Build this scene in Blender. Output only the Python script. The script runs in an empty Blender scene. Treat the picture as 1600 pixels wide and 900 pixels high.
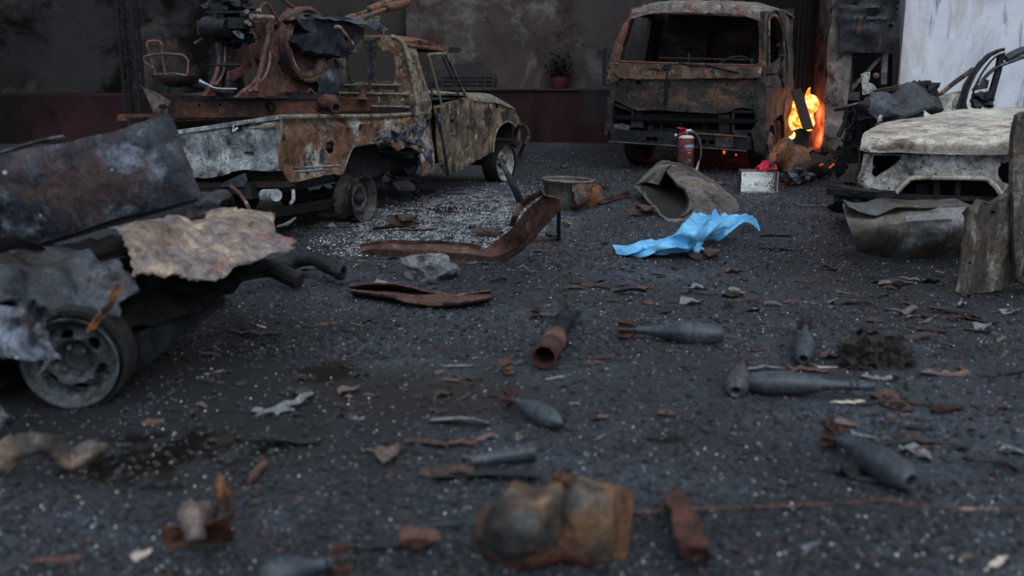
import bpy, bmesh, math, random
from mathutils import Vector, Matrix, noise, geometry
random.seed(7)
PI = math.pi
SC = bpy.context.scene
COL = SC.collection

# ---------------------------------------------------------------- camera, world, exposure
F = 1600.0                      # focal length in pixels of the 1600 wide frame
TP = 0.2331                     # tan of the downward pitch
PITCH = math.atan(TP)
CAM = Vector((0, 0, 1.55))
cam_d = bpy.data.cameras.new('camera'); cam = bpy.data.objects.new('camera', cam_d); COL.objects.link(cam)
cam.location = CAM; cam.rotation_euler = (PI/2-PITCH, 0, 0)
cam_d.sensor_width = 36; cam_d.lens = 36.0*F/1600
cam_d.dof.use_dof = True; cam_d.dof.focus_distance = 9.6; cam_d.dof.aperture_fstop = 1.4
SC.camera = cam
SC.view_settings.view_transform = 'Standard'; SC.view_settings.look = 'None'
SC.view_settings.gamma = 1; SC.view_settings.use_curve_mapping = False
SC.view_settings.exposure = 0.0

W = bpy.data.worlds.new('overcast_sky'); SC.world = W; W.use_nodes = True
wn = W.node_tree.nodes; wl = W.node_tree.links; wn.clear()
wo = wn.new('ShaderNodeOutputWorld'); wb = wn.new('ShaderNodeBackground'); tc = wn.new('ShaderNodeTexCoord')
sx = wn.new('ShaderNodeSeparateXYZ'); wl.new(tc.outputs['Generated'], sx.inputs[0])
rz = wn.new('ShaderNodeValToRGB'); wl.new(sx.outputs['Z'], rz.inputs[0])
rz.color_ramp.elements[0].position = 0.0; rz.color_ramp.elements[0].color = (0.10, 0.115, 0.14, 1)
rz.color_ramp.elements[1].position = 0.75; rz.color_ramp.elements[1].color = (0.80, 0.90, 1.0, 1)
e = rz.color_ramp.elements.new(0.22); e.color = (0.50, 0.56, 0.64, 1)
ry = wn.new('ShaderNodeMapRange'); wl.new(sx.outputs['Y'], ry.inputs[0])      # brighter sky behind the camera
ry.inputs[1].default_value = -1; ry.inputs[2].default_value = 1; ry.inputs[3].default_value = 1.7; ry.inputs[4].default_value = 0.35
mlt = wn.new('ShaderNodeMath'); mlt.operation = 'MULTIPLY'; mlt.inputs[1].default_value = 1.0
wl.new(ry.outputs[0], mlt.inputs[0]); wl.new(mlt.outputs[0], wb.inputs['Strength'])
wl.new(rz.outputs[0], wb.inputs['Color']); wl.new(wb.outputs[0], wo.inputs[0])
sun_d = bpy.data.lights.new('soft_sun', 'SUN'); sun = bpy.data.objects.new('soft_sun', sun_d); COL.objects.link(sun)
sun_d.energy = 0.8; sun_d.angle = math.radians(50); sun_d.color = (0.94, 0.97, 1.0)
sun.rotation_euler = (math.radians(42), 0, math.radians(24)); sun.location = (0, -3, 8)

# ---------------------------------------------------------------- pixel geometry
cp, sp = math.cos(PITCH), math.sin(PITCH)
R_, U_, D_ = Vector((1, 0, 0)), Vector((0, sp, cp)), Vector((0, cp, -sp))
Z = Vector((0, 0, 1))
def ray(px, py): return R_*((px-800)/F) + U_*((450-py)/F) + D_
def G(px, py, z=0.0):
    d = ray(px, py); return CAM + d*((z-CAM.z)/d.z)
def A(px, py, Y):
    d = ray(px, py); return CAM + d*(Y/d.y)
class Pl:
    def __init__(s, o, u, v=Z):
        s.o = Vector(o); s.u = Vector(u).normalized(); v = Vector(v)
        n = s.u.cross(v).normalized()
        if n.dot(CAM-s.o) < 0: n = -n
        s.n = n; s.v = (v - s.u*v.dot(s.u)).normalized()
    def hit(s, px, py):
        d = ray(px, py); t = (s.o-CAM).dot(s.n)/d.dot(s.n); return CAM + d*t
    def uv(s, px, py):
        q = s.hit(px, py)-s.o; return (q.dot(s.u), q.dot(s.v))
    def pos(s, u, v, w=0): return s.o + s.u*u + s.v*v + s.n*w
    def off(s, w):
        q = Pl(s.o - s.n*w, s.u, s.v); return q

# ---------------------------------------------------------------- materials
K = 0.62
def lin(h):
    v = [int(h[i:i+2], 16)/255 for i in (0, 2, 4)]
    return [x/12.92 if x <= .04045 else ((x+.055)/1.055)**2.4 for x in v]
def hx(h, k=None):
    v = [min(.85, x/(k or K)) for x in lin(h)]
    if v[0] > v[2]*1.25 and v[0] < .4:              # burnt metal is duller than bare rust
        l = .3*v[0]+.6*v[1]+.1*v[2]; v = [(x*.68+l*.32)*.8 for x in v]
    return tuple(v)+(1,)
def new_mat(name):
    m = bpy.data.materials.new(name); m.use_nodes = True
    nt = m.node_tree; b = nt.nodes['Principled BSDF']; return m, nt, b
def ramp(nt, src, els, interp='LINEAR'):
    r = nt.nodes.new('ShaderNodeValToRGB'); nt.links.new(src, r.inputs[0]); cr = r.color_ramp; cr.interpolation = interp
    while len(cr.elements) < len(els): cr.elements.new(0.5)
    for e, (p, c) in zip(cr.elements, els): e.position = p; e.color = c if len(c) == 4 else hx(c)
    return r.outputs[0]
def nz(nt, vec, scale, detail=6, rough=.6, dist=0.):
    n = nt.nodes.new('ShaderNodeTexNoise'); n.inputs['Scale'].default_value = scale; n.inputs['Detail'].default_value = detail
    n.inputs['Roughness'].default_value = rough; n.inputs['Distortion'].default_value = dist
    nt.links.new(vec, n.inputs['Vector']); return n.outputs['Fac']
def mix(nt, fac, a, b, mode='MIX'):
    m = nt.nodes.new('ShaderNodeMix'); m.data_type = 'RGBA'; m.blend_type = mode
    if isinstance(fac, float): m.inputs[0].default_value = fac
    else: nt.links.new(fac, m.inputs[0])
    for s, k in ((a, 6), (b, 7)):
        if isinstance(s, (tuple, list)): m.inputs[k].default_value = s
        elif isinstance(s, str): m.inputs[k].default_value = hx(s)
        else: nt.links.new(s, m.inputs[k])
    return m.outputs[2]
BW0, BW1 = (0, 0, 0, 1), (1, 1, 1, 1)
def mat(name, pal, s=3.0, over=(), rough=.7, bump=.35, bscale=28, metal=0., pits=None, speck=.5, stretch=(1, 1, 1), spec=.35, grime=.55):
    """pal: colours along a noise; over: (colour, threshold, softness, scale, stretch) patches laid on top"""
    m, nt, b = new_mat(name)
    t = nt.nodes.new('ShaderNodeTexCoord'); oi = nt.nodes.new('ShaderNodeObjectInfo')
    ad = nt.nodes.new('ShaderNodeVectorMath'); ad.operation = 'MULTIPLY_ADD'
    cb = nt.nodes.new('ShaderNodeCombineXYZ')
    for i in range(3): nt.links.new(oi.outputs['Random'], cb.inputs[i])
    nt.links.new(cb.outputs[0], ad.inputs[0]); ad.inputs[1].default_value = (31, 17, 23); nt.links.new(t.outputs['Object'], ad.inputs[2])
    v0 = ad.outputs[0]
    def st(sc):
        if tuple(sc) == (1, 1, 1): return v0
        mp = nt.nodes.new('ShaderNodeMapping'); nt.links.new(v0, mp.inputs[0]); mp.inputs['Scale'].default_value = sc; return mp.outputs[0]
    n1 = nz(nt, st(stretch), s, 8, .65, .35)
    els = [(.28+.44*i/max(1, len(pal)-1), c) for i, c in enumerate(pal)]
    col = ramp(nt, n1, els)
    for o in over:
        c, th, so, sc = o[:4]; stx = o[4] if len(o) > 4 else (1, 1, 1)
        f = ramp(nt, nz(nt, st(stx), sc, 9, .7, .5), [(max(0, th-so), BW0), (min(1, th+so), BW1)])
        col = mix(nt, f, col, c)
    fine = nz(nt, v0, 70, 4, .7)
    sp_ = ramp(nt, fine, [(.3, (1-speck, 1-speck, 1-speck, 1)), (.7, (1+speck*.6,)*3+(1,))])
    col = mix(nt, 1.0, col, sp_, 'MULTIPLY')
    if grime:
        gf = ramp(nt, nz(nt, v0, s*3.3+4, 9, .75, .6), [(.40, (1-grime,)*3+(1,)), (.56, (1.12,)*3+(1,))])
        col = mix(nt, 1.0, col, gf, 'MULTIPLY')
    if pits:
        vo = nt.nodes.new('ShaderNodeTexVoronoi'); vo.inputs['Scale'].default_value = pits[0]; nt.links.new(v0, vo.inputs['Vector'])
        f = ramp(nt, vo.outputs['Distance'], [(pits[1], BW1), (pits[1]*1.35, BW0)])
        col = mix(nt, f, col, pits[2] if len(pits) > 2 else '0c0b0b')
    nt.links.new(col, b.inputs['Base Color'])
    rr = nt.nodes.new('ShaderNodeMapRange'); nt.links.new(n1, rr.inputs[0]); rr.inputs[1].default_value = .3; rr.inputs[2].default_value = .7
    rr.inputs[3].default_value = max(.05, rough-.15); rr.inputs[4].default_value = min(1, rough+.15)
    nt.links.new(rr.outputs[0], b.inputs['Roughness'])
    b.inputs['Metallic'].default_value = metal; b.inputs['Specular IOR Level'].default_value = spec
    if bump:
        bp = nt.nodes.new('ShaderNodeBump'); bp.inputs['Strength'].default_value = bump; bp.inputs['Distance'].default_value = .02
        nt.links.new(nz(nt, v0, bscale, 8, .65), bp.inputs['Height']); nt.links.new(bp.outputs[0], b.inputs['Normal'])
    return m

M = {}
M['char'] = mat('charred_black', ['0f1012', '191a1c', '26272a'], 4, rough=.7)
M['black'] = mat('soot_black', ['080808', '0e0e0f', '151516'], 4, rough=.85, spec=.15)
M['rust'] = mat('red_brown_rust', ['26140f', '4a2618', '6b3a24'], 5, [('20191a', .56, .06, 3)], rough=.8)
M['rust_dark'] = mat('dark_rust', ['191110', '2e1b16', '4a2b20'], 5, rough=.8)
M['orange'] = mat('orange_heat_rust', ['3a1d10', '7a431c', '9a6428'], 5, [('2c2a2a', .55, .05, 4)], rough=.65)
M['bedside'] = mat('pickup_bed_steel', ['54391f', '7a4a20', '6a503a'], 2.2, [('8d8c86', .54, .05, 2.6), ('252220', .58, .04, 4.5), ('3a3d42', .62, .03, 9)], rough=.62, pits=(19, .09))
M['tailgate'] = mat('ash_grey_tailgate', ['5c6066', '84888c', 'a4a6a4'], 2.4, [('2b2d30', .56, .06, 3.2), ('a5a69f', .63, .04, 7, (1, 1, .3)), ('54402f', .66, .03, 3)], rough=.55, pits=(13, .1), metal=.15)
M['cabrust'] = mat('burnt_cab_paint', ['352b22', '66543f', '96866c'], 4, [('2a2320', .54, .05, 5), ('7b4220', .6, .04, 4), ('b0a890', .64, .03, 9)], rough=.7, pits=(15, .09), grime=.4)
M['cabpale'] = mat('ash_pale_paint', ['4a443a', '7a7260', 'a09a86'], 5, [('5c3a22', .55, .05, 5), ('2a2622', .62, .04, 8)], rough=.7, pits=(15, .08), grime=.35)
M['cabroof'] = mat('rusty_roof', ['4a2c1c', '7a3f20', '8a6a52'], 6, [('2a2423', .56, .05, 6)], rough=.75)
M['truckface'] = mat('burnt_truck_front', ['1c1b1c', '2c2826', '40352e'], 2.6, [('6a4026', .57, .06, 3, (1, 1, 2)), ('6f625a', .64, .04, 6), ('141415', .6, .05, 3)], rough=.6, pits=(13, .12))
M['truckbrow'] = mat('rusty_truck_brow', ['33261f', '5c4130', '7d6250'], 4, [('7f3a1c', .56, .06, 4), ('8d857c', .63, .03, 9), ('1a1918', .62, .04, 5)], rough=.65, pits=(14, .1))
M['truckdoor'] = mat('burnt_truck_door', ['22201d', '3a3430', '5a4a30'], 3, [('80622a', .6, .06, 3, (1, 1, .6)), ('151515', .58, .05, 4), ('6a6a66', .66, .03, 8)], rough=.65)
M['truckroof'] = mat('pale_flaked_roof', ['3a3532', '6a625c', '8c8680'], 9, [('7a3c20', .56, .05, 5), ('1c1b1b', .6, .03, 8)], rough=.7, stretch=(1, 1, 1))
M['suv'] = mat('burnt_grey_car_paint', ['7c7b78', 'a6a4a0', 'c2c0ba'], 2.4, [('35322f', .56, .08, 3.2), ('6b4f3c', .62, .05, 4), ('1e1c1b', .66, .03, 8)], rough=.5, pits=(11, .09), metal=.1)
M['suvhood'] = mat('burnt_car_bonnet', ['6a645c', 'a0968a', 'c8c0b4'], 2.4, [('6b4a38', .58, .06, 3, (1, 1.6, 1)), ('332f2d', .62, .05, 5)], rough=.45, stretch=(1, 1.5, 1), metal=.1, grime=.3)
M['bumper'] = mat('dark_steel_bumper', ['2e2a27', '4c463e', '62666c'], 2, [('6a4a2c', .6, .06, 3), ('848a92', .62, .06, 2.2)], rough=.3, metal=.45, bump=.06, grime=.25)  # pale blue-grey patches paint sky highlights onto the steel
M['paleplate'] = mat('pale_grey_plate', ['74777c', '8a8c90'], 4, rough=.6, grime=0)
M['standpanel'] = mat('streaked_panel', ['2a231d', '443a30', '5c5448'], 6, [('807868', .6, .06, 8, (1, 1, .15)), ('4c2e1e', .6, .06, 3), ('24201d', .64, .05, 4)], stretch=(1, 1, .16), rough=.6)
M['bluesteel'] = mat('heat_blue_steel', ['1d2026', '2c3038', '454a56'], 1.8, [('6c7480', .56, .06, 3), ('4a3634', .56, .06, 1.6), ('14151a', .58, .06, 2.5)], rough=.42, metal=.35, bump=.15, pits=(5, .045, '8a8a90'))
M['tan'] = mat('tan_burnt_sheet', ['4c3c34', '866c58', 'b09a82'], 3.2, [('5c5c62', .54, .06, 4), ('8a5434', .62, .05, 4), ('2c2624', .66, .04, 5)], rough=.55, bump=.2)
M['greysheet'] = mat('grey_burnt_sheet', ['1a1c20', '33363c', '50545e'], 2.6, [('4a3a30', .58, .05, 3), ('101113', .6, .05, 3)], rough=.5, bump=.2, metal=.2)
M['wheel'] = mat('burnt_steel_wheel', ['232323', '3e3d3c', '5a5753'], 4, [('3e2b20', .6, .05, 5)], rough=.6, metal=.3)
M['rimpale'] = mat('ash_grey_wheel', ['6a6764', '94918c', 'b0aca6'], 5, [('3e2b20', .62, .04, 6)], rough=.6, metal=.2)
M['wheelnear'] = mat('foreground_wheel', ['26282a', '43484a', '646a6a'], 4, [('2a221e', .58, .06, 4)], rough=.6, metal=.2)
M['tyre'] = mat('burnt_tyre', ['0c0c0c', '161616', '232324'], 6, rough=.8)
M['gun'] = mat('gun_red_rust', ['362019', '623828', '84523a'], 5, [('2c262a', .58, .06, 4), ('7c4a30', .65, .04, 7)], rough=.68)
M['gunpale'] = mat('gun_worn_rim', ['5c4438', '86685a', 'a08a7e'], 6, [('4a281c', .56, .06, 5)], rough=.6)
M['beam'] = mat('gun_beam_rust', ['351910', '572b18', '6e3a20'], 4, [('2a1a16', .55, .07, 3), ('8c5a3c', .68, .03, 8)], rough=.7)
M['seat'] = mat('seat_tube_rust', ['4a2a1c', '6e4029', '855640'], 6, rough=.7)
M['barrel'] = mat('scorched_barrel', ['4a2616', '744420', '96703e'], 9, [('2e2824', .56, .06, 9)], rough=.6)
M['gunblack'] = mat('gun_black_steel', ['0b0d10', '15181c', '24272c'], 4, [('2e2a2a', .64, .05, 6)], rough=.5, metal=.2)
M['tarp'] = mat('melted_black_cover', ['0e1116', '191d24', '2b3038'], 4, rough=.45, bump=.3)
M['tarptop'] = mat('dull_grey_cover', ['2a2e36', '3c414a', '4b505a'], 6, rough=.6)
M['melt'] = mat('melted_aluminium', ['2c2e33', '55585f', '7c7f86'], 12, [('1c1b1c', .56, .05, 9)], rough=.45, metal=.4, bump=.8)
M['ash'] = mat('white_ash', ['7c7c7e', 'b0b0b2', 'c8c8c8'], 12, rough=.9, grime=0)
M['duct'] = mat('bent_duct_steel', ['3a3635', '595251', '706a68'], 3, [('8a6a48', .62, .05, 2.5), ('2a2625', .58, .06, 5), ('80848a', .68, .03, 7)], rough=.5, metal=.25, bump=.15)
M['ductin'] = mat('dark_duct_inside', ['0c0b0b', '131211', '1c1a17'], 4, rough=.8)  # near-black inner skin, makes the open mouth of the duct dark
M['archplate'] = mat('arched_grey_plate', ['2a2828', '45403e', '5c5654'], 3, [('8a7258', .56, .06, 2)], rough=.5)
M['charblock'] = mat('charred_ragged_block', ['1c1917', '2e2925', '433a33'], 9, rough=.9, bump=.8)
M['channel'] = mat('rusty_channel', ['3b2118', '5a3425', '705040'], 5, [('8a7468', .62, .05, 6), ('241815', .58, .05, 5)], rough=.65)
M['concrete'] = mat('broken_concrete', ['3c3d40', '5b5c60', '77787c'], 5, [('2a2624', .58, .06, 4)], rough=.85, bump=.6)
M['shell'] = mat('dark_bomb_steel', ['22262b', '343940', '444950'], 6, [('4a3224', .67, .05, 6)], rough=.4, metal=.2, bump=.06, grime=.3)
M['shellpale'] = mat('bomb_bare_steel', ['2c2c30', '45444a', '6b666a'], 5, [('1c1b1c', .58, .06, 6)], rough=.42, metal=.35, bump=.15)
M['fin'] = mat('rusted_fin', ['2a1a15', '4a2a1e', '663a26'], 9, rough=.75)
M['finblack'] = mat('black_fin', ['101113', '1d1e21', '2b2c30'], 9, rough=.6)
M['casing'] = mat('casing_blue_grey', ['2a2b2c', '3b3c3c', '4a4640'], 2.6, [('80592a', .55, .07, 3.4), ('5a3018', .62, .06, 5)], rough=.5, metal=.2, bump=.15)
M['casingedge'] = mat('casing_orange_edge', ['4c2e16', '74491c', '8c602a'], 6, rough=.6)
M['casingred'] = mat('casing_red_rust', ['32180f', '55260f', '6e3a1c'], 5, rough=.7)
M['plasticred'] = mat('extinguisher_red', ['4c181c', '6c1e24', '7e282c'], 6, [('4e4644', .54, .06, 4)], rough=.45, bump=.05, pits=(9, .1, '9a8c88'))
M['red'] = mat('bright_red', ['a01c20', 'b8262a'], 5, rough=.4, bump=.05, grime=0)
M['chrome'] = mat('pale_metal', ['7c8084', 'a8acb0'], 6, rough=.3, metal=.6, bump=.05, grime=0)
M['hose'] = mat('grey_hose', ['2e3034', '55585c'], 6, rough=.5)
M['labelblue'] = mat('label_blue', ['3f5878', '4c6a8e'], 6, rough=.5, bump=0, grime=0)
M['labelwhite'] = mat('label_white', ['b0b4bc', 'c4c8d0'], 6, rough=.5, bump=0, grime=0)
M['boxface'] = mat('scratched_silver_sheet', ['b8b8b8', 'd8d8d8', 'e4e4e4'], 2.2, [('6a6866', .66, .03, 3), ('3c342e', .62, .05, 22)], rough=.35, metal=0, bump=.1, grime=0, speck=.1)
M['boxside'] = mat('sooty_silver_side', ['3a3835', '5a5650', '6e6a62'], 5, rough=.5)
_m = M['boxface']; _nt = _m.node_tree; _b = _nt.nodes['Principled BSDF']; _src = _b.inputs['Base Color'].links[0].from_socket      # brown soot speckle on the right half
_t = _nt.nodes.new('ShaderNodeTexCoord'); _s = _nt.nodes.new('ShaderNodeSeparateXYZ'); _nt.links.new(_t.outputs['Object'], _s.inputs[0])
_mr = _nt.nodes.new('ShaderNodeMapRange'); _nt.links.new(_s.outputs['X'], _mr.inputs[0]); _mr.inputs[1].default_value = -.08; _mr.inputs[2].default_value = .2; _mr.inputs[3].default_value = -.22; _mr.inputs[4].default_value = .17
_ad = _nt.nodes.new('ShaderNodeMath'); _ad.operation = 'ADD'; _nt.links.new(_mr.outputs[0], _ad.inputs[0]); _nt.links.new(nz(_nt, _t.outputs['Object'], 60, 5, .8), _ad.inputs[1])
_nt.links.new(mix(_nt, ramp(_nt, _ad.outputs[0], [(.5, BW0), (.58, BW1)]), _src, '4a3c34'), _b.inputs['Base Color'])
M['redcloth'] = mat('red_cloth', ['8e1426', 'b81c34', 'c8304a'], 6, [('4a4a66', .6, .05, 5)], rough=.8)
M['orangecloth'] = mat('orange_brown_sheet', ['3a1e10', '6a3c1a', '94581e'], 5, [('2a1c14', .58, .05, 4)], rough=.6)
M['blue'] = mat('blue_plastic_sheet', ['4a86b4', '5a98c8', '68a8d6'], 7, [('9ab8ca', .67, .05, 5), ('7c945a', .73, .02, 9)], rough=.42, bump=.1, speck=.06, grime=0)
M['flk_rust'] = mat('flake_rust', ['2a1d1a', '44302a', '64483e'], 9, rough=.7)
M['flk_orange'] = mat('flake_orange', ['432a20', '633c2c', '7c5644'], 9, rough=.7)
M['flk_black'] = mat('flake_black', ['131415', '1e2023', '2e3035'], 9, rough=.55)
M['flk_grey'] = mat('flake_grey', ['45464a', '66686c', '84868a'], 9, rough=.5)
M['flk_pale'] = mat('flake_pale', ['8a8078', 'b0a498', 'c4b8ac'], 9, rough=.7)
M['flk_brown'] = mat('flake_brown_paper', ['4a3a34', '6c564e', '84706a'], 9, rough=.7)
M['glassbit'] = mat('pale_glass_grain', ['a8a8a0', 'c8c6bc', 'd8d4c8'], 9, rough=.25, bump=0, grime=0)
M['plant'] = mat('sooty_leaf', ['0d100e', '161a16', '20261f'], 9, rough=.7)
M['pot'] = mat('red_pot', ['4a1216', '5e181c'], 6, rough=.6)
M['iron'] = mat('black_iron', ['08090a', '101214', '1a1c1f'], 6, rough=.7)
M['corr'] = mat('sooty_roller_sheet', ['121316', '1d1f23', '2c2f34'], 3, [('6e3a14', .6, .04, 3, (3, 3, .6)), ('3c4046', .66, .04, 5)], rough=.42, metal=.3, bump=.25)

def emis(name, stops, strength, scale):
    m, nt, b = new_mat(name); t = nt.nodes.new('ShaderNodeTexCoord')
    c = ramp(nt, nz(nt, t.outputs['Object'], scale, 4, .6, .8), [(p, x) for p, x in stops])
    nt.links.new(c, b.inputs['Emission Color']); b.inputs['Emission Strength'].default_value = strength
    b.inputs['Base Color'].default_value = (0, 0, 0, 1); b.inputs['Specular IOR Level'].default_value = 0; return m
M['flame'] = emis('flame', [(.36, (.7, .05, .004, 1)), (.47, (1, .25, .02, 1)), (.6, (1, .7, .22, 1))], 2.2, 7)
M['ember'] = emis('ember', [(.3, (.25, .02, .0, 1)), (.5, (.8, .10, .01, 1)), (.7, (1, .3, .05, 1))], 1.3, 14)

# ---------------------------------------------------------------- mesh helpers
ORG = {}
class MB:
    def __init__(s): s.v = []; s.f = []
    def add(s, vs, fs):
        k = len(s.v); s.v += [Vector(a) for a in vs]; s.f += [tuple(i+k for i in q) for q in fs]; return s
    def box(s, c, size, ax=(Vector((1, 0, 0)), Vector((0, 1, 0)), Z)):
        c = Vector(c); vs = []
        for i in (-.5, .5):
            for j in (-.5, .5):
                for k in (-.5, .5): vs.append(c+ax[0]*size[0]*i+ax[1]*size[1]*j+ax[2]*size[2]*k)
        return s.add(vs, [(0, 1, 3, 2), (4, 6, 7, 5), (0, 4, 5, 1), (2, 3, 7, 6), (0, 2, 6, 4), (1, 5, 7, 3)])
    def bar(s, a, b, w, h, up=Z):
        a, b = Vector(a), Vector(b); d = (b-a); L = d.length; d.normalize()
        sd = d.cross(up)
        if sd.length < 1e-4: sd = d.cross(Vector((1, 0, 0)))
        sd.normalize(); u2 = sd.cross(d).normalized()
        return s.box((a+b)/2, (L, w, h), (d, sd, u2))
    def tube(s, pts, r, n=10, smooth=0, flat=1.0):
        pts = [Vector(p) for p in pts]
        if smooth: pts = crom(pts, smooth)
        m = len(pts); rs = r if isinstance(r, (list, tuple)) else None
        if rs: rad = [rs[0]+(0) for _ in pts]; rad = [interp(rs, i/(m-1)) for i in range(m)]
        else: rad = [r]*m
        vs = []; fs = []; prev = None
        for i, p in enumerate(pts):
            d = (pts[min(i+1, m-1)]-pts[max(i-1, 0)]).normalized()
            if prev is None:
                a = d.cross(Z)
                if a.length < .05: a = d.cross(Vector((1, 0, 0)))
            else: a = prev - d*prev.dot(d)
            a.normalize(); prev = a; b = d.cross(a)
            for k in range(n):
                t = 2*PI*k/n; vs.append(p+(a*math.cos(t)+b*math.sin(t)*flat)*rad[i])
        for i in range(m-1):
            for k in range(n): fs.append((i*n+k, i*n+(k+1) % n, (i+1)*n+(k+1) % n, (i+1)*n+k))
        fs.append(tuple(range(n))[::-1]); fs.append(tuple((m-1)*n+k for k in range(n)))
        return s.add(vs, fs)
    def lathe(s, prof, o, ax, n=32, caps=False):
        o = Vector(o); ax = Vector(ax).normalized(); a = ax.cross(Z)
        if a.length < .05: a = ax.cross(Vector((1, 0, 0)))
        a.normalize(); b = ax.cross(a); vs = []; fs = []
        for x, r in prof:
            for k in range(n):
                t = 2*PI*k/n; vs.append(o+ax*x+(a*math.cos(t)+b*math.sin(t))*r)
        for i in range(len(prof)-1):
            for k in range(n): fs.append((i*n+k, i*n+(k+1) % n, (i+1)*n+(k+1) % n, (i+1)*n+k))
        if caps: fs.append(tuple(range(n))[::-1]); fs.append(tuple((len(prof)-1)*n+k for k in range(n)))
        return s.add(vs, fs)
    def loft(s, secs, closed=True, caps=False):
        n = len(secs[0]); vs = [Vector(p) for q in secs for p in q]; fs = []
        for i in range(len(secs)-1):
            for k in range(n if closed else n-1): fs.append((i*n+k, i*n+(k+1) % n, (i+1)*n+(k+1) % n, (i+1)*n+k))
        if caps: fs.append(tuple(range(n))[::-1]); fs.append(tuple((len(secs)-1)*n+k for k in range(n)))
        return s.add(vs, fs)
    def blob(s, c, size, sub=3, amp=.3, fr=1.2, seed=0, ax=None):
        bm = bmesh.new(); bmesh.ops.create_icosphere(bm, subdivisions=sub, radius=1); vs = []
        off = Vector((seed*3.1, seed*1.7, seed*.9))
        for v in bm.verts:
            k = 1+amp*noise.fractal(v.co*fr+off, .8, 2.1, 4)*1.6
            q = Vector((v.co.x*size[0]*k, v.co.y*size[1]*k, v.co.z*size[2]*k))
            if ax: q = ax[0]*q.x+ax[1]*q.y+ax[2]*q.z
            vs.append(Vector(c)+q)
        fs = [tuple(v.index for v in f.verts) for f in bm.faces]; bm.free(); return s.add(vs, fs)
def interp(rs, t):
    x = t*(len(rs)-1); i = min(int(x), len(rs)-2); return rs[i]+(rs[i+1]-rs[i])*(x-i)
def crom(P, k=6):
    out = []; n = len(P)
    for i in range(n-1):
        a, b, c, d = P[max(i-1, 0)], P[i], P[i+1], P[min(i+2, n-1)]
        for j in range(k):
            t = j/k; out.append(.5*((2*b)+(c-a)*t+(2*a-5*b+4*c-d)*t*t+(-a+3*b-3*c+d)*t**3))
    out.append(P[-1].copy()); return out
def link(name, vs, fs, m, parent=None, th=0, smooth=True, ang=35, jit=0, jf=3, loc=None):
    vs = [Vector(v) for v in vs]
    if jit:
        vs = [v+noise.noise_vector(v*jf)*jit for v in vs]
    if parent is not None: o0 = ORG[parent]
    elif loc is not None: o0 = Vector(loc)
    else:
        o0 = Vector(((min(v.x for v in vs)+max(v.x for v in vs))/2, (min(v.y for v in vs)+max(v.y for v in vs))/2, min(v.z for v in vs)))
    me = bpy.data.meshes.new(name); me.from_pydata([v-o0 for v in vs], [], fs); me.materials.append(M[m] if isinstance(m, str) else m)
    me.validate()
    bm = bmesh.new(); bm.from_mesh(me); bmesh.ops.recalc_face_normals(bm, faces=bm.faces) if not th else None
    bm.to_mesh(me); bm.free()
    if smooth:
        for p in me.polygons: p.use_smooth = True
        if not th: me.set_sharp_from_angle(angle=math.radians(ang))
    o = bpy.data.objects.new(name, me); COL.objects.link(o)
    if parent is not None: o.parent = parent
    else: o.location = o0
    ORG[o] = o0
    if th:
        md = o.modifiers.new('thickness', 'SOLIDIFY'); md.thickness = th; md.offset = -1
        if smooth:
            es = o.modifiers.new('edges', 'EDGE_SPLIT'); es.split_angle = math.radians(ang+8)
    return o
def put(name, mb, m, parent=None, **k): return link(name, mb.v, mb.f, m, parent, **k)
def tag(o, label=None, cat=None, group=None, kind=None):
    if label: o['label'] = label
    if cat: o['category'] = cat
    if group: o['group'] = group
    if kind: o['kind'] = kind
    return o
def thing(name, label, cat, loc=(0, 0, 0), group=None):
    o = bpy.data.objects.new(name, None); o.empty_display_size = .1; COL.objects.link(o); o.location = loc; ORG[o] = Vector(loc)
    return tag(o, label, cat, group)
def inside(p, poly):
    x, y = p; c = False; n = len(poly); j = n-1
    for i in range(n):
        xi, yi = poly[i]; xj, yj = poly[j]
        if (yi > y) != (yj > y) and x < (xj-xi)*(y-yi)/(yj-yi+1e-12)+xi: c = not c
        j = i
    return c
def subdiv(poly, step, jag, rnd):
    out = []; n = len(poly)
    for i in range(n):
        a, b = Vector(poly[i]), Vector(poly[(i+1) % n]); L = (b-a).length; k = max(1, int(L/step))
        nn = Vector((-(b-a).y, (b-a).x))/(L+1e-9)
        for j in range(k):
            p = a+(b-a)*(j/k)
            if jag and j: p += nn*rnd.uniform(-jag, jag)
            out.append((p.x, p.y))
    return out
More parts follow.
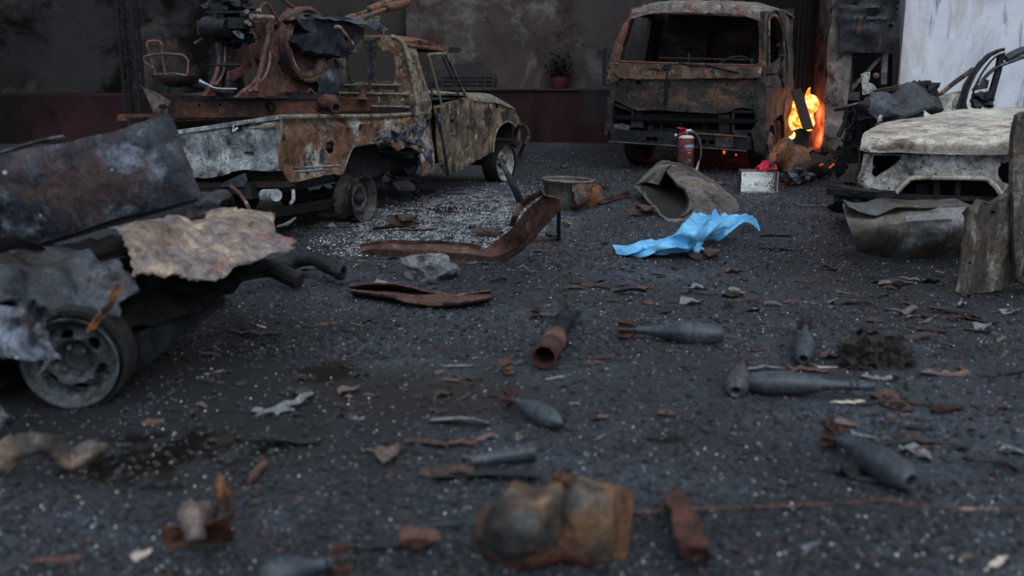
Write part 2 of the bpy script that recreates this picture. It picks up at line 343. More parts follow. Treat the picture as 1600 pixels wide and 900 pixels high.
def panel(name, m, parent, P, outline, holes=(), th=.012, step=.07, dent=.006, df=3., bullets=0, br=(.006, .016), jag=0, bulge=None, seed=1, uv=False, ang=35, loc=None):
    rnd = random.Random(seed*131+7)
    ol = [tuple(q) if uv else P.uv(*q) for q in outline]
    hs = [[tuple(q) if uv else P.uv(*q) for q in h] for h in holes]
    ol = subdiv(ol, step, jag, rnd); hs = [subdiv(h, step, jag*.5, rnd) for h in hs]
    x0, x1 = min(p[0] for p in ol), max(p[0] for p in ol); y0, y1 = min(p[1] for p in ol), max(p[1] for p in ol)
    n = 0; tries = 0; bl = []
    while n < bullets and tries < bullets*30:
        tries += 1; c = (rnd.uniform(x0, x1), rnd.uniform(y0, y1)); r = rnd.uniform(*br)
        ring = [(c[0]+r*math.cos(t*PI/3+.3)*rnd.uniform(.7, 1.2), c[1]+r*math.sin(t*PI/3+.3)*rnd.uniform(.7, 1.2)) for t in range(6)]
        if all(inside(q, ol) and not any(inside(q, h) for h in hs) for q in ring) and all((c[0]-b[0])**2+(c[1]-b[1])**2 > .003 for b in bl):
            bl.append(c); hs.append(ring); n += 1
    vs = []; ed = []
    for lp in [ol]+hs:
        k = len(vs); vs += [Vector(p) for p in lp]; ed += [(k+i, k+(i+1) % len(lp)) for i in range(len(lp))]
    nx, ny = int((x1-x0)/step)+1, int((y1-y0)/step)+1
    for i in range(nx):
        for j in range(ny):
            p = (x0+(i+.5+rnd.uniform(-.25, .25))*step, y0+(j+.5+rnd.uniform(-.25, .25))*step)
            if inside(p, ol) and not any(inside(p, h) for h in hs): vs.append(Vector(p))
    r = geometry.delaunay_2d_cdt(vs, ed, [], 0, 1e-5)
    V, T = r[0], r[2]; fs = []
    for t in T:
        c = ((V[t[0]].x+V[t[1]].x+V[t[2]].x)/3, (V[t[0]].y+V[t[1]].y+V[t[2]].y)/3)
        if inside(c, ol) and not any(inside(c, h) for h in hs): fs.append(tuple(t))
    W_ = []
    for p in V:
        w = bulge(p.x, p.y) if bulge else 0
        q = P.pos(p.x, p.y, 0)
        w += dent*(noise.noise(q*df+Vector((seed, 0, 0)))*1.4+noise.noise(q*df*3+Vector((0, seed, 0)))*.5)
        W_.append(P.pos(p.x, p.y, w))
    used = sorted({i for f in fs for i in f}); mp = {a: b for b, a in enumerate(used)}
    W_ = [W_[i] for i in used]; fs = [tuple(mp[i] for i in f) for f in fs]
    if fs:
        a, b, c = (W_[i] for i in fs[0])
        if (b-a).cross(c-a).dot(P.n) < 0: fs = [f[::-1] for f in fs]
    return link(name, W_, fs, m, parent, th=th, ang=ang, loc=loc)
def sheet(name, m, parent, rows, k=6, th=.006, jit=.01, jf=6, loc=None, ang=50, rag=0, seed=0, ridge=0, fold=0):
    """a free sheet through rows of control points"""
    R = [crom([Vector(p) for p in r], k) for r in rows]
    cols = [crom([R[i][j] for i in range(len(R))], k) for j in range(len(R[0]))]
    nu, nv = len(cols), len(cols[0]); vs = []; rnd = random.Random(seed)
    for j in range(nu):
        for i in range(nv):
            p = cols[j][i].copy(); q = p*jf+Vector((seed, seed, 0))
            p += noise.noise_vector(q)*jit+noise.noise_vector(q*2.7)*jit*.4
            if fold:
                f_ = Vector((j/nu*2.2+seed+i/nv, i/nv*4.2, .3)); h_ = (.45-abs(noise.noise(f_))*1.9)*fold+(.3-abs(noise.noise(f_*2.1))*1.3)*fold*.4
                p.z = max(.006, p.z+h_); p.y += h_*.3
            if ridge: p.z += ridge*(.4-abs(noise.noise(q*1.3))*1.6-abs(noise.noise(q*3.1))*.7)
            if rag and (i in (0, nv-1) or j in (0, nu-1)): p += Vector((rnd.uniform(-1, 1), rnd.uniform(-1, 1), rnd.uniform(-.4, .4)))*rag
            vs.append(p)
    fs = [(j*nv+i, (j+1)*nv+i, (j+1)*nv+i+1, j*nv+i+1) for j in range(nu-1) for i in range(nv-1)]
    return link(name, vs, fs, m, parent, th=th, loc=loc, ang=ang)
def ell(cx, cy, rx, ry, n=16): return [(cx+rx*math.cos(2*PI*i/n), cy+ry*math.sin(2*PI*i/n)) for i in range(n)]
def struct(o): o['kind'] = 'structure'; return o
# ================================================================ the setting
def ground_z(x, y):
    q = Vector((x, y, 0)); return .012*noise.noise(q*.9)+.010*noise.noise(q*3.1)+.006*noise.noise(q*9)
def ground_mat():
    m, nt, b = new_mat('charred_yard_ground'); t = nt.nodes.new('ShaderNodeTexCoord'); v = t.outputs['Object']
    big = nz(nt, v, .8, 6, .6, .4); col = ramp(nt, big, [(.35, '26282d'), (.5, '31343a'), (.66, '3d4148')])
    g = nz(nt, v, 55, 7, .8); col = mix(nt, 1.0, col, ramp(nt, g, [(.32, (.3, .3, .32, 1)), (.5, (.9, .9, .92, 1)), (.66, (1.7, 1.7, 1.75, 1))]), 'MULTIPLY')
    vg = nt.nodes.new('ShaderNodeTexVoronoi'); vg.inputs['Scale'].default_value = 85; nt.links.new(v, vg.inputs['Vector'])
    sg = nt.nodes.new('ShaderNodeSeparateColor'); nt.links.new(vg.outputs['Color'], sg.inputs[0])
    col = mix(nt, 1.0, col, ramp(nt, sg.outputs[0], [(.05, (.35, .35, .36, 1)), (.5, (.9, .9, .9, 1)), (.9, (1.15, 1.15, 1.18, 1)), (1, (1.8, 1.8, 1.8, 1))]), 'MULTIPLY')
    br = ramp(nt, nz(nt, v, 1.3, 7, .7, .6), [(.56, BW0), (.68, BW1)]); col = mix(nt, br, col, '2e2620')
    so = ramp(nt, nz(nt, v, .55, 6, .65, .6), [(.56, BW0), (.68, BW1)]); col = mix(nt, so, col, '202226')
    # pale ash round the pickup
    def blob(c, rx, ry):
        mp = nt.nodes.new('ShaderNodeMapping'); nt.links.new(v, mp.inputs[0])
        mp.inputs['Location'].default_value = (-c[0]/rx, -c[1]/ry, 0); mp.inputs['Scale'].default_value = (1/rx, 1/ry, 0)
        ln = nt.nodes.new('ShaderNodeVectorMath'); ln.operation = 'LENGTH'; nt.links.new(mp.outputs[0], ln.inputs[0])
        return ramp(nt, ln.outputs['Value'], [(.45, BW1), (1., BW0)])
    for (px, py, rx, ry, cc) in ((170, 560, 1.5, 1.7, '121315'), (420, 330, 1.6, 1.8, '121315'), (1090, 245, 2.2, 2.2, '121214'), (900, 252, 2.0, 2.6, '1a1b1d'), (1440, 420, 1.5, 1.6, '16171a'), (620, 620, .9, .5, '2a2320'), (330, 660, 1.2, 1.0, '1c1d20')):  # soot stains, with shade under and beside the wrecks painted in
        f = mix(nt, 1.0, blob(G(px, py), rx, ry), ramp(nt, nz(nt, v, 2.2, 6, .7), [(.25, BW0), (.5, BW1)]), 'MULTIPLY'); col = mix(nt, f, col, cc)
    c = G(690, 330)
    ash = nz(nt, v, 7, 9, .8); ashm = ramp(nt, ash, [(.46, BW0), (.56, BW1)])
    f = mix(nt, 1.0, blob(c, 1.5, 2.4), ashm, 'MULTIPLY'); col = mix(nt, f, col, '6c6e72')
    vo = nt.nodes.new('ShaderNodeTexVoronoi'); vo.inputs['Scale'].default_value = 42; nt.links.new(v, vo.inputs['Vector'])
    sel = nt.nodes.new('ShaderNodeSeparateColor'); nt.links.new(vo.outputs['Color'], sel.inputs[0])
    s1 = ramp(nt, vo.outputs['Distance'], [(.16, BW1), (.26, BW0)]); s2 = ramp(nt, sel.outputs[0], [(.9, BW0), (.92, BW1)])
    col = mix(nt, mix(nt, 1.0, s1, s2, 'MULTIPLY'), col, '8c8c8c')
    pud = nt.nodes.new('ShaderNodeMath'); pud.operation = 'ADD'
    def pmask(px, py, rx, ry):
        return ramp(nt, nz(nt, v, 5, 4, .6), [(.4, BW0), (.5, BW1)]) and blob(G(px, py), rx, ry)
    w = None
    for (px, py, rx, ry) in ((510, 580, .28, .34), (690, 327, .6, .35), (300, 700, .7, .3), (1040, 685, .13, .1), (250, 745, .5, .2)):
        q = blob(G(px, py), rx, ry); w = q if w is None else mix(nt, 1.0, w, q, 'ADD')
    w = mix(nt, 1.0, w, ramp(nt, nz(nt, v, 4, 5, .6), [(.42, BW0), (.5, BW1)]), 'MULTIPLY')
    col = mix(nt, w, col, '15130f'); nt.links.new(col, b.inputs['Base Color'])
    ro = ramp(nt, g, [(.3, (.42,)*3+(1,)), (.7, (.72,)*3+(1,))]); ro = mix(nt, w, ro, (.18, .18, .18, 1)); nt.links.new(ro, b.inputs['Roughness'])
    b.inputs['Specular IOR Level'].default_value = .26
    bp = nt.nodes.new('ShaderNodeBump'); bp.inputs['Strength'].default_value = .75; bp.inputs['Distance'].default_value = .03
    iv = nt.nodes.new('ShaderNodeMath'); iv.operation = 'SUBTRACT'; iv.inputs[0].default_value = .75; nt.links.new(w, iv.inputs[1]); iv.use_clamp = True
    nt.links.new(iv.outputs[0], bp.inputs['Strength'])
    nt.links.new(nz(nt, v, 26, 9, .75), bp.inputs['Height']); nt.links.new(bp.outputs[0], b.inputs['Normal'])
    return m
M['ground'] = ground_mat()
vs, fs = [], []
ys = [1.2]
while ys[-1] < 20: ys.append(ys[-1]+max(.035, ys[-1]*.012))
NX = 260
for j, y in enumerate(ys):
    hw = 3.2+y*.72
    for i in range(NX+1):
        x = -hw+2*hw*i/NX; vs.append((x, y, ground_z(x, y)))
for j in range(len(ys)-1):
    for i in range(NX):
        k = j*(NX+1)+i; fs.append((k, k+1, k+NX+2, k+NX+1))
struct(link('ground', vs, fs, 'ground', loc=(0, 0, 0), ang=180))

def plaster(name, pal, over, sc=.55, rough=.85, bump=.3):
    return mat(name, pal, sc, over, rough=rough, bump=bump, bscale=9, speck=.18, spec=.1, grime=0)
M['wallback'] = plaster('scorched_plaster', ['332a28', '453834', '504844'], [('545252', .55, .04, .9), ('35231c', .57, .06, .8), ('1f1c1b', .6, .05, 1.3), ('191818', .7, .02, 6)], 1.0)
M['walldark'] = plaster('soot_shade_dark_plaster', ['1a1a1b', '272627', '333132'], [('383636', .58, .04, .7), ('09090a', .56, .05, .8)], .5)  # soot, with the gloom of the yard's left side put into the colour
M['wallmid'] = plaster('soot_shade_grey_plaster', ['262423', '34302e', '3e3a38'], [('121212', .6, .05, .9)], .5)  # soot, and the left wall plane's deeper shade painted in
M['redband'] = plaster('dark_crimson_band', ['1e1215', '331b20', '44262c'], [('171214', .54, .06, .8, (1, 1, .5)), ('3e2b2a', .7, .02, 3)], .8)
M['wallwhite'] = plaster('scratched_white_plaster', ['8a8e98', 'aaaeb8', 'b8bcc6'], [('8e8078', .55, .08, .6, (1, 1, .6)), ('6a6870', .61, .05, 2.0, (2.5, 1, .4)), ('c2c6cc', .68, .02, 3.5), ('2e2b2a', .73, .012, 7)], 1.0, bump=.4)
M['pillar'] = plaster('rough_stone_plaster', ['3a3633', '625a54', '827c76'], [('6a4038', .6, .05, 2), ('1c1a19', .58, .05, 5)], 4, bump=1.0)
M['recess'] = plaster('brown_recess_wall', ['15110f', '241b17', '33261f'], [('0d0c0c', .55, .06, 2)], 2)
YB = 18.0
def wallbox(name, x0, x1, y0, y1, z0, z1, m, k=1):
    return struct(put(name, MB().box(((x0+x1)/2, (y0+y1)/2, (z0+z1)/2), (x1-x0, y1-y0, z1-z0)), m, smooth=False))
xr = A(636, 100, YB).x; xp = A(1289, 150, 15.0).x
xk = A(1225, 100, YB).x
wallbox('wall_back.003', xk, xp+.5, YB, YB+.3, 0, 5.5, 'walldark')  # darkness of the gap by the fire put into this section's colour
wallbox('wall_back', xr, xk, YB, YB+.3, 0, 5.5, 'wallback')
xl2 = A(345, 100, YB+.5).x
wallbox('wall_back.001', xl2, xr, YB+.25, YB+.55, 0, 5.5, 'wallmid')
wallbox('wall_back.002', -15, xl2, YB+.5, YB+.8, 0, 5.5, 'walldark')
wallbox('trim_1', xr-.6, xp, YB-.45, YB+.02, 0, A(800, 141, YB-.45).z, 'redband')          # crimson plinth along the back wall
wallbox('trim_2', -15, xr-.6, YB-.6, YB+.6, 0, A(100, 149, YB-.6).z, 'redband')
wallbox('trim_3', xr-.6, xp, YB-.5, YB+.02, A(800, 141, YB-.45).z, A(800, 139, YB-.45).z, 'wallmid')
# the side of the yard on the left is a dark wall as well
wallbox('wall_left', -11.2, -10.9, 6, YB+.6, 0, 5.5, 'walldark')
# patch of fallen plaster with an iron grate low in the back wall
t = thing('wall_grate', 'dark iron grate low in a patch of bare fallen plaster on the back wall', 'grate', A(740, 135, YB-.02))
P = Pl(A(700, 120, YB-.012), (1, 0, 0))
panel('bare_patch', 'walldark', t, P, [(655, 138), (668, 112), (690, 108), (705, 100), (735, 98), (752, 96), (762, 108), (775, 116), (780, 138)], th=.01, step=.15, dent=.004, jag=.03, seed=3)
mb = MB()
for py in (119.5, 125.5, 131.5, 136.5):
    a, b = A(692, py, YB-.04), A(770, py, YB-.04); mb.bar(a, b, .02, .018)
for px in (692, 706, 720, 735, 746, 758, 770): mb.bar(A(px, 118, YB-.04), A(px, 137, YB-.04), .02, .018)
put('grate_bars', mb, 'wallmid', t, smooth=False)
# crumbled pillar on the right
x0, x1 = A(1289, 150, 14.9).x, A(1326, 150, 14.9).x
secs = []
for k in range(56):
    z = -.05+k*.075; ring = []
    pts = [(x0, 14.9), ((x0*2+x1)/3, 14.9), ((x0+x1*2)/3, 14.9), (x1, 14.9), (x1, 15.25), (x1, 15.6), (x1, YB), (x0, YB), (x0, 16.4), (x0, 15.6), (x0, 15.25)]
    for (x, y) in pts:
        q = Vector((x*3, y*3, z*3)); a = .055 if y < 16 else 0
        ring.append((x+noise.noise(q)*a, y+noise.noise(q+Vector((9, 0, 0)))*a, z))
    secs.append(ring)
struct(put('wall_1', MB().loft(secs, caps=True), 'pillar', ang=25))
# white wall on the right
xw = A(1403, 150, 14.9).x
wallbox('wall_right', xw, xw+9, 14.9, 15.2, 0, 5.5, 'wallwhite')
# recess between the pillar and the white wall
wallbox('wall_2', x1-.1, xw+.4, 16.3, 16.5, 0, 5.5, 'recess')

# steel frame and the sheet that hangs over the recess
t = thing('metal_stand', 'blackened angle iron frame with a diagonal brace in the recess beside the white wall', 'frame', (A(1360, 200, 15.0).x, 15.0, 0))
mb = MB()
for px in (1326, 1398): mb.bar(A(px, 60, 15.0), (A(px, 235, 15.0).x, 15.0, 0), .09, .09)
put('post', mb, 'iron', t, smooth=False)
put('upright', MB().bar(A(1382, 84, 15.0), A(1380, 132, 15.0), .06, .08), 'concrete', t, smooth=False)
put('diagonal_brace', MB().bar(A(1378, 86, 15.05), A(1322, 148, 15.05), .07, .05), 'duct', t, smooth=False)
put('rail', MB().bar(A(1322, 84, 15.05), A(1402, 84, 15.05), .08, .08), 'iron', t, smooth=False)
P = Pl(A(1350, 40, 14.82), (1, 0, 0))
o = panel('hanging_sheet', 'corr', None, P, [(1309, -40), (1407, -40), (1403, 40), (1398, 84), (1355, 82), (1311, 83)], th=.02, step=.05, dent=.03, df=4, jag=.006,
      bulge=lambda u, v: .012*math.sin(v*85)*(1 if math.sin(v*9) > .35 else .1), holes=[ell(1392, 40, 4, 4, 8)], bullets=8, seed=5, ang=30)
tag(o, 'black sooty ribbed sheet with an orange rust edge hanging above the recess', 'metal sheet')

# steel lattice mast far left
t = thing('lattice_mast', 'tall black steel lattice mast standing against the dark wall at far left', 'mast', (A(196, 150, 16.6).x, 16.6, 0))
xa, xb = A(187, 60, 16.6).x, A(209, 60, 16.6).x
mb = MB()
for x in (xa, xb):
    for y in (16.6, 16.85): mb.bar((x, y, 0), (x, y, 4.2), .045, .045)
put('mast_leg', mb, 'iron', t, smooth=False)
n = 13; h = 4.2/n
for y in (16.6, 16.85):
    mb = MB()
    for k in range(n):
        z = k*h
        mb.bar((xa, y, z), (xb, y, z+h), .022, .022); mb.bar((xb, y, z), (xa, y, z+h), .022, .022)
    put('lattice_bracing', mb, 'iron', t, smooth=False)

# flower pot on the plinth
zt = A(800, 139, YB-.2).z
c = A(874, 130, YB-.22); c.z = zt
t = thing('potted_plant', 'sooty bushy plant in a small red pot on the plinth of the back wall', 'plant', c)
put('pot', MB().lathe([(0, .10), (.02, .13), (.14, .16), (.2, .165), (.2, .14), (.16, .135)], c+Vector((0, 0, .005)), Z, 20, caps=True), 'pot', t)
mb = MB(); rnd = random.Random(4)
for k in range(150):
    a = rnd.uniform(0, 2*PI); r = rnd.uniform(0, 1)**.6; el = rnd.uniform(0, 1)
    q = c+Vector((math.cos(a)*r*.24, math.sin(a)*r*.15, .2+el*.36))
    d = Vector((rnd.uniform(-1, 1), rnd.uniform(-1, 1), rnd.uniform(-.6, .8))).normalized(); s = d.cross(Z).normalized()*.035
    mb.add([q, q+d*.05+s, q+d*.11, q+d*.05-s], [(0, 1, 2, 3)])
put('foliage', mb, 'plant', t, th=.002, smooth=False)

# a bent pipe rail by the back wall
t = put('wall_pipe', MB().tube([A(948, 76, 17.3), A(944, 78, 17.3), A(944, 132, 17.3), A(955, 135, 17.3)], .03, 8).tube([A(944, 80, 17.3), A(934, 80, 17.3)], .02, 8).tube([A(944, 132, 17.3), A(944, 132, 17.54)], .02, 8), 'iron')
tag(t, 'thin black pipe bracket on the back wall just left of the truck', 'pipe')
# ================================================================ burnt pickup
HD = math.radians(24)
hv = Vector((math.sin(HD), math.cos(HD), 0)); rv = Vector((math.cos(HD), -math.sin(HD), 0))
C0 = A(439, 230, 8.2); C0.z = 0
SIDE = Pl(C0, hv); REAR = Pl(C0, -rv)
CABB = Pl(C0+hv*2.12, -rv)
GHv = (Z*math.cos(math.radians(7)) - rv*math.sin(math.radians(7)))
_b = SIDE.hit(672, 170)
GH = Pl(_b, hv, GHv)
root = thing('pickup_truck', 'burnt out rusty pickup truck with a gun mounted in its open bed', 'truck', C0+hv*1.9-rv*.8)
bed = panel('bed_side', 'bedside', root, SIDE, [(438, 183), (500, 182), (560, 181), (612, 180), (656, 178), (673, 180), (676, 228), (676, 272), (668, 270), (658, 276), (655, 240), (640, 230), (622, 236), (608, 226), (590, 221), (575, 224), (561, 227), (550, 231), (543, 243), (538, 256), (533, 272), (504, 273), (480, 280), (451, 285), (445, 270), (439, 262)],
      holes=[[(511, 222), (518, 219), (523, 226), (522, 238), (514, 241), (509, 232)], [(559, 194), (565, 193), (565, 204), (560, 205)], ell(590, 204, 3, 3, 6), ell(640, 205, 5, 3, 7), ell(617, 213, 4, 2, 6)],
      th=.02, step=.06, dent=.012, df=4, jag=.008, bullets=42, br=(.004, .011), bulge=lambda u, v: .02*math.exp(-((v-.9)/.03)**2)+(-.035 if v > .92 else 0)+.03*math.exp(-((v-.42)/.12)**2), seed=11)
put('bed_rail', MB().tube([SIDE.pos(*SIDE.uv(437, 183), -.01), SIDE.pos(*SIDE.uv(500, 182), .01), SIDE.pos(*SIDE.uv(600, 181), 0), SIDE.pos(*SIDE.uv(672, 176), -.01)], .02, 8, 4), 'cabpale', root)
# arch lip
put('arch_lip', MB().tube([SIDE.pos(*SIDE.uv(x, y), .01) for x, y in ((534, 272), (540, 253), (549, 232), (561, 227), (598, 221))], .01, 8, 3), 'cabrust', root)
o = panel('melted_trim', 'melt', root, SIDE.off(-.02), [(592, 212), (606, 203), (622, 206), (636, 196), (652, 190), (670, 186), (675, 196), (664, 206), (652, 214), (664, 228), (674, 236), (674, 262), (664, 268), (657, 246), (656, 226), (640, 222), (628, 216), (614, 222), (600, 222), (588, 226), (584, 220)],
      th=.02, step=.03, dent=.05, df=9, jag=.012, seed=4)
o['label'] = 'melted grey metal running down the pickup side'
# tailgate
tg = panel('tailgate', 'tailgate', root, REAR, [(205, 213), (278, 205), (360, 194), (437, 184), (438, 225), (440, 266), (410, 267), (381, 265), (365, 268), (345, 275), (318, 279), (304, 277), (250, 284), (215, 285)],
      holes=[[(371, 199), (376, 197), (378, 203), (373, 206)]], th=.025, step=.07, dent=.012, df=3, jag=.005, bullets=46, br=(.003, .009),
      bulge=lambda u, v: .015*math.sin(v*24)-.04*math.exp(-((u-.35)/.08)**2-((v-.66)/.12)**2), seed=12)
put('tailgate_rail', MB().bar(REAR.pos(*REAR.uv(437, 183), .01), REAR.pos(*REAR.uv(275, 207), .01), .05, .035), 'tailgate', root, smooth=False)
a, b = REAR.pos(*REAR.uv(399, 200), .08), REAR.pos(*REAR.uv(443, 195), .08)
put('latch', MB().tube([a, a.lerp(b, .3), a.lerp(b, .55)], [.006, .014, .018], 10).tube([a.lerp(b, .55), b], [.03, .028], 12), 'cabpale', root)
a = REAR.pos(*REAR.uv(369, 194), .03)
put('chain_hook', MB().tube([a, REAR.pos(*REAR.uv(368, 205), .03), REAR.pos(*REAR.uv(373, 203), .05), REAR.pos(*REAR.uv(375, 199), .03)], .008, 6, 3), 'ash', root)
# corner post below the tailgate, crossmember and rags of the rear bumper
put('bumper_bracket', MB().bar(REAR.pos(*REAR.uv(300, 291), -.1), REAR.pos(*REAR.uv(443, 289), -.1), .1, .05), 'rust_dark', root, smooth=False)
panel('mudflap', 'greysheet', root, REAR.off(.02), [(340, 292), (352, 283), (375, 273), (384, 270), (387, 282), (383, 292)], th=.008, step=.05, dent=.02, seed=3)
panel('rear_crossmember', 'rust_dark', root, REAR.off(.15), [(384, 268), (445, 266), (450, 290), (432, 292), (386, 288)], th=.05, step=.06, dent=.02, jag=.005, seed=6)
a, b = REAR.pos(*REAR.uv(414, 306), .0), REAR.pos(*REAR.uv(446, 302), .12)
put('hitch_tube', MB().tube([a, b], [.055, .05], 14), 'tailgate', root)
put('hanging_hook', MB().tube([SIDE.pos(*SIDE.uv(458, 296), 0), SIDE.pos(*SIDE.uv(455, 312), .02), SIDE.pos(*SIDE.uv(450, 318), .02)], .016, 8, 3), 'tailgate', root)
mb = MB()
for k in range(4):
    a, b = SIDE.pos(.1, .26-.018*k, -.22), SIDE.pos(1.15-.08*k, .22-.018*k, -.22); mb.bar(a, b, .07, .012)
put('leaf_spring', mb, 'char', root, smooth=False)
for py_ in (262, 268): put('pressed_line', MB().tube([SIDE.pos(*SIDE.uv(458, py_), .012), SIDE.pos(*SIDE.uv(530, py_-4), .012)], .006, 6), 'tailgate', root)
mb = MB(); rnd = random.Random(3)
for k in range(16): mb.blob(SIDE.pos(rnd.uniform(1.3, 2.7), rnd.uniform(.12, .5), -rnd.uniform(.15, .9)), (rnd.uniform(.05, .16), rnd.uniform(.05, .12), rnd.uniform(.04, .1)), 2, .6, 2, k)
put('burnt_underside', mb, 'char', root)
# bed floor, far side, inner wheel well, chassis
def onside(u, v, w): return SIDE.pos(u, v, w)
TW = 1.55
mb = MB().box(SIDE.pos(1.08, .74, -TW/2), (2.1, TW-.06, .04), (hv, rv, Z))
put('bed_floor', mb, 'rust_dark', root, smooth=False)
FS = SIDE.off(TW)
panel('far_bed_side', 'rust_dark', root, FS, [(.0, .42), (.0, .98), (2.1, .92), (2.1, .42), (1.2, .42), (1.1, .6), (.8, .68), (.5, .6), (.42, .42)], uv=True, th=.03, step=.15, seed=2)
mb = MB()
for w in (-.35, -1.2): mb.bar(onside(.0, .42, w), onside(4.5, .42, w), .07, .13)
for u in (.1, 1.0, 2.2, 3.4, 4.4): mb.bar(onside(u, .42, -.35), onside(u, .42, -1.2), .08, .08)
put('chassis_frame', mb, 'char', root, smooth=False)
put('front_bed_wall', MB().box(onside(2.06, .82, -TW/2), (.03, TW-.1, .36), (hv, rv, Z)), 'rust_dark', root, smooth=False)
panel('rear_inner_arch', 'char', root, SIDE.off(.3), [(.3, .35), (.35, .72), (1.9, .74), (2.12, .35), (1.5, .3), (1.4, .5), (.8, .6), (.6, .45)], uv=True, th=.03, step=.1, dent=.03, seed=8)
put('fallen_exhaust', MB().tube([G(600, 268, .12), G(630, 290, .08), G(660, 310, .04)], .022, 8, 3), 'channel', root)
# cab back wall with window openings
cb = panel('cab_back', 'cabrust', root, CABB, [(466, 178), (468, 80), (475, 64), (490, 58), (560, 57), (602, 57), (620, 59), (630, 66), (636, 80), (642, 110), (648, 140), (651, 160), (651, 182)],
      holes=[[(480, 88), (530, 85), (531, 129), (480, 130)], [(540, 86), (548, 82), (577, 81), (578, 130), (541, 130)], [(584, 81), (607, 79), (615, 84), (618, 100), (618, 122), (613, 129), (584, 130)]],
      th=.05, step=.06, dent=.008, df=6, jag=.004, bullets=10, bulge=lambda u, v: (.025*math.sin(v*42) if v < 1.18 else 0), seed=13)
put('window_bar', MB().bar(CABB.pos(*CABB.uv(580, 70), .03), CABB.pos(*CABB.uv(582, 132), .03), .03, .05, up=hv), 'bluesteel', root, smooth=False)
put('window_sill', MB().tube([CABB.pos(*CABB.uv(520, 133), .03), CABB.pos(*CABB.uv(580, 132), .035), CABB.pos(*CABB.uv(628, 133), .03)], .012, 6), 'cabpale', root)
for py in (146, 166): put('pressed_rib', MB().tube([CABB.pos(*CABB.uv(520, py-1), .03), CABB.pos(*CABB.uv(642, py+1), .03)], .014, 6), 'cabpale', root)
# corner roll between cab back and pillar
e0 = [CABB.pos(*CABB.uv(x, y), 0) for x, y in ((612, 57), (622, 60), (630, 68), (636, 82), (642, 110), (648, 140), (651, 162), (652, 180))]
put('cab_corner', MB().tube(e0, .022, 10, 3), 'cabpale', root)
# B pillar
panel('rear_pillar', 'cabpale', root, GH, [(634, 72), (650, 74), (655, 92), (662, 118), (669, 142), (674, 160), (674, 178), (651, 180), (648, 160), (641, 110)], holes=[[(645, 98), (648, 97), (648, 101), (645, 102)]], th=.04, step=.05, dent=.006, df=8, seed=5)
panel('pillar_foot', 'cabrust', root, SIDE, [(650, 160), (674, 158), (676, 182), (651, 182)], th=.04, step=.05, dent=.008, seed=5)
# roof: a shallow crowned slab from the side rail across
r0, r1, r2 = GH.hit(634, 71), GH.hit(672, 73), GH.hit(694, 79)
secs = []
for p, lift in ((r0-hv*.02, .02), (r0.lerp(r1, .5), .075), (r1, .08), (r1.lerp(r2, .6), .05), (r2, .0)):
    row = []
    for k in range(9):
        s = k/8; row.append(p - rv*(1.3*s) + Z*(lift*(.25+.75*math.sin(PI*min(1, s*3)/2)) if s < .5 else lift*(.25+.75*math.sin(PI*min(1, (1-s)*3)/2))))
    secs.append(row)
vs = [q for r in secs for q in r]; fs = [(j*9+i, j*9+i+1, (j+1)*9+i+1, (j+1)*9+i) for j in range(4) for i in range(8)]
bm_ = bmesh.new(); bv = [bm_.verts.new(v) for v in vs]; [bm_.faces.new([bv[i] for i in f]) for f in fs]
bmesh.ops.subdivide_edges(bm_, edges=bm_.edges, cuts=3, use_grid_fill=True, smooth=1); bm_.verts.index_update()
link('roof', [v.co.copy() for v in bm_.verts], [tuple(v.index for v in f.verts) for f in bm_.faces], 'cabroof', root, th=.035, jit=.008, jf=5, ang=60); bm_.free()
put('roof_rail', MB().tube([GH.hit(x, y) for x, y in ((632, 70), (652, 73), (672, 75), (694, 80), (700, 88))], .022, 8, 3), 'cabroof', root)
# A pillars, windscreen header
put('front_pillar', MB().tube([GH.hit(692, 78), GH.hit(706, 104), GH.hit(718, 132), SIDE.hit(731, 154)], .016, 8, 3), 'cabpale', root)
pa, pb = GH.hit(692, 78)-rv*1.25, SIDE.hit(731, 154)-rv*1.42
put('front_pillar', MB().tube([pa, pa.lerp(pb, .5), pb], .024, 8, 2), 'cabrust', root)
put('windscreen_header', MB().tube([GH.hit(694, 80), GH.hit(694, 80)-rv*.6+Z*.02, pa], .022, 8, 3), 'cabrust', root)
# hood: from the side plane leftwards
h0, h1, h2 = SIDE.hit(731, 153), SIDE.hit(775, 157), SIDE.hit(803, 170)
rows = []
for p, up in ((h0, .03), (h0.lerp(h1, .6), .05), (h1, .06), (h1.lerp(h2, .55), .04), (h2, 0.0), (h2-Z*.14+hv*.02, 0)):
    rows.append([p+Z*(-.03), p-rv*.06+Z*up*.7, p-rv*.45+Z*up, p-rv*.75+Z*(up+.015), p-rv*1.05+Z*up, p-rv*1.44+Z*up*.7, p-rv*1.5-Z*.03])
sheet('bonnet', 'cabpale', root, rows, k=4, th=.02, jit=.012, jf=4)
# front wing
panel('front_wing', 'cabrust', root, SIDE, [(731, 153), (760, 156), (790, 159), (803, 169), (808, 182), (813, 204), (813, 216), (809, 222), (806, 205), (800, 196), (791, 191), (782, 194), (776, 200), (771, 214), (768, 238), (748, 250), (744, 210), (741, 180)],
      holes=[[(773, 160), (780, 161), (780, 169), (774, 168)], ell(764, 186, 2, 2, 7)], th=.02, step=.05, dent=.008, df=6, bullets=8, jag=.003, bulge=lambda u, v: .025*math.exp(-((v-.72)/.08)**2), seed=14)
put('wheel_arch_lip', MB().tube([SIDE.pos(*SIDE.uv(x, y), .02) for x, y in ((768, 238), (771, 213), (776, 200), (783, 193), (792, 190), (801, 196), (807, 206), (810, 222))], .011, 8, 3), 'cabpale', root)
put('grille_panel', MB().box((h2-rv*.75)-Z*.2+hv*.02, (.05, 1.4, .3), (hv, rv, Z)), 'char', root, smooth=False)
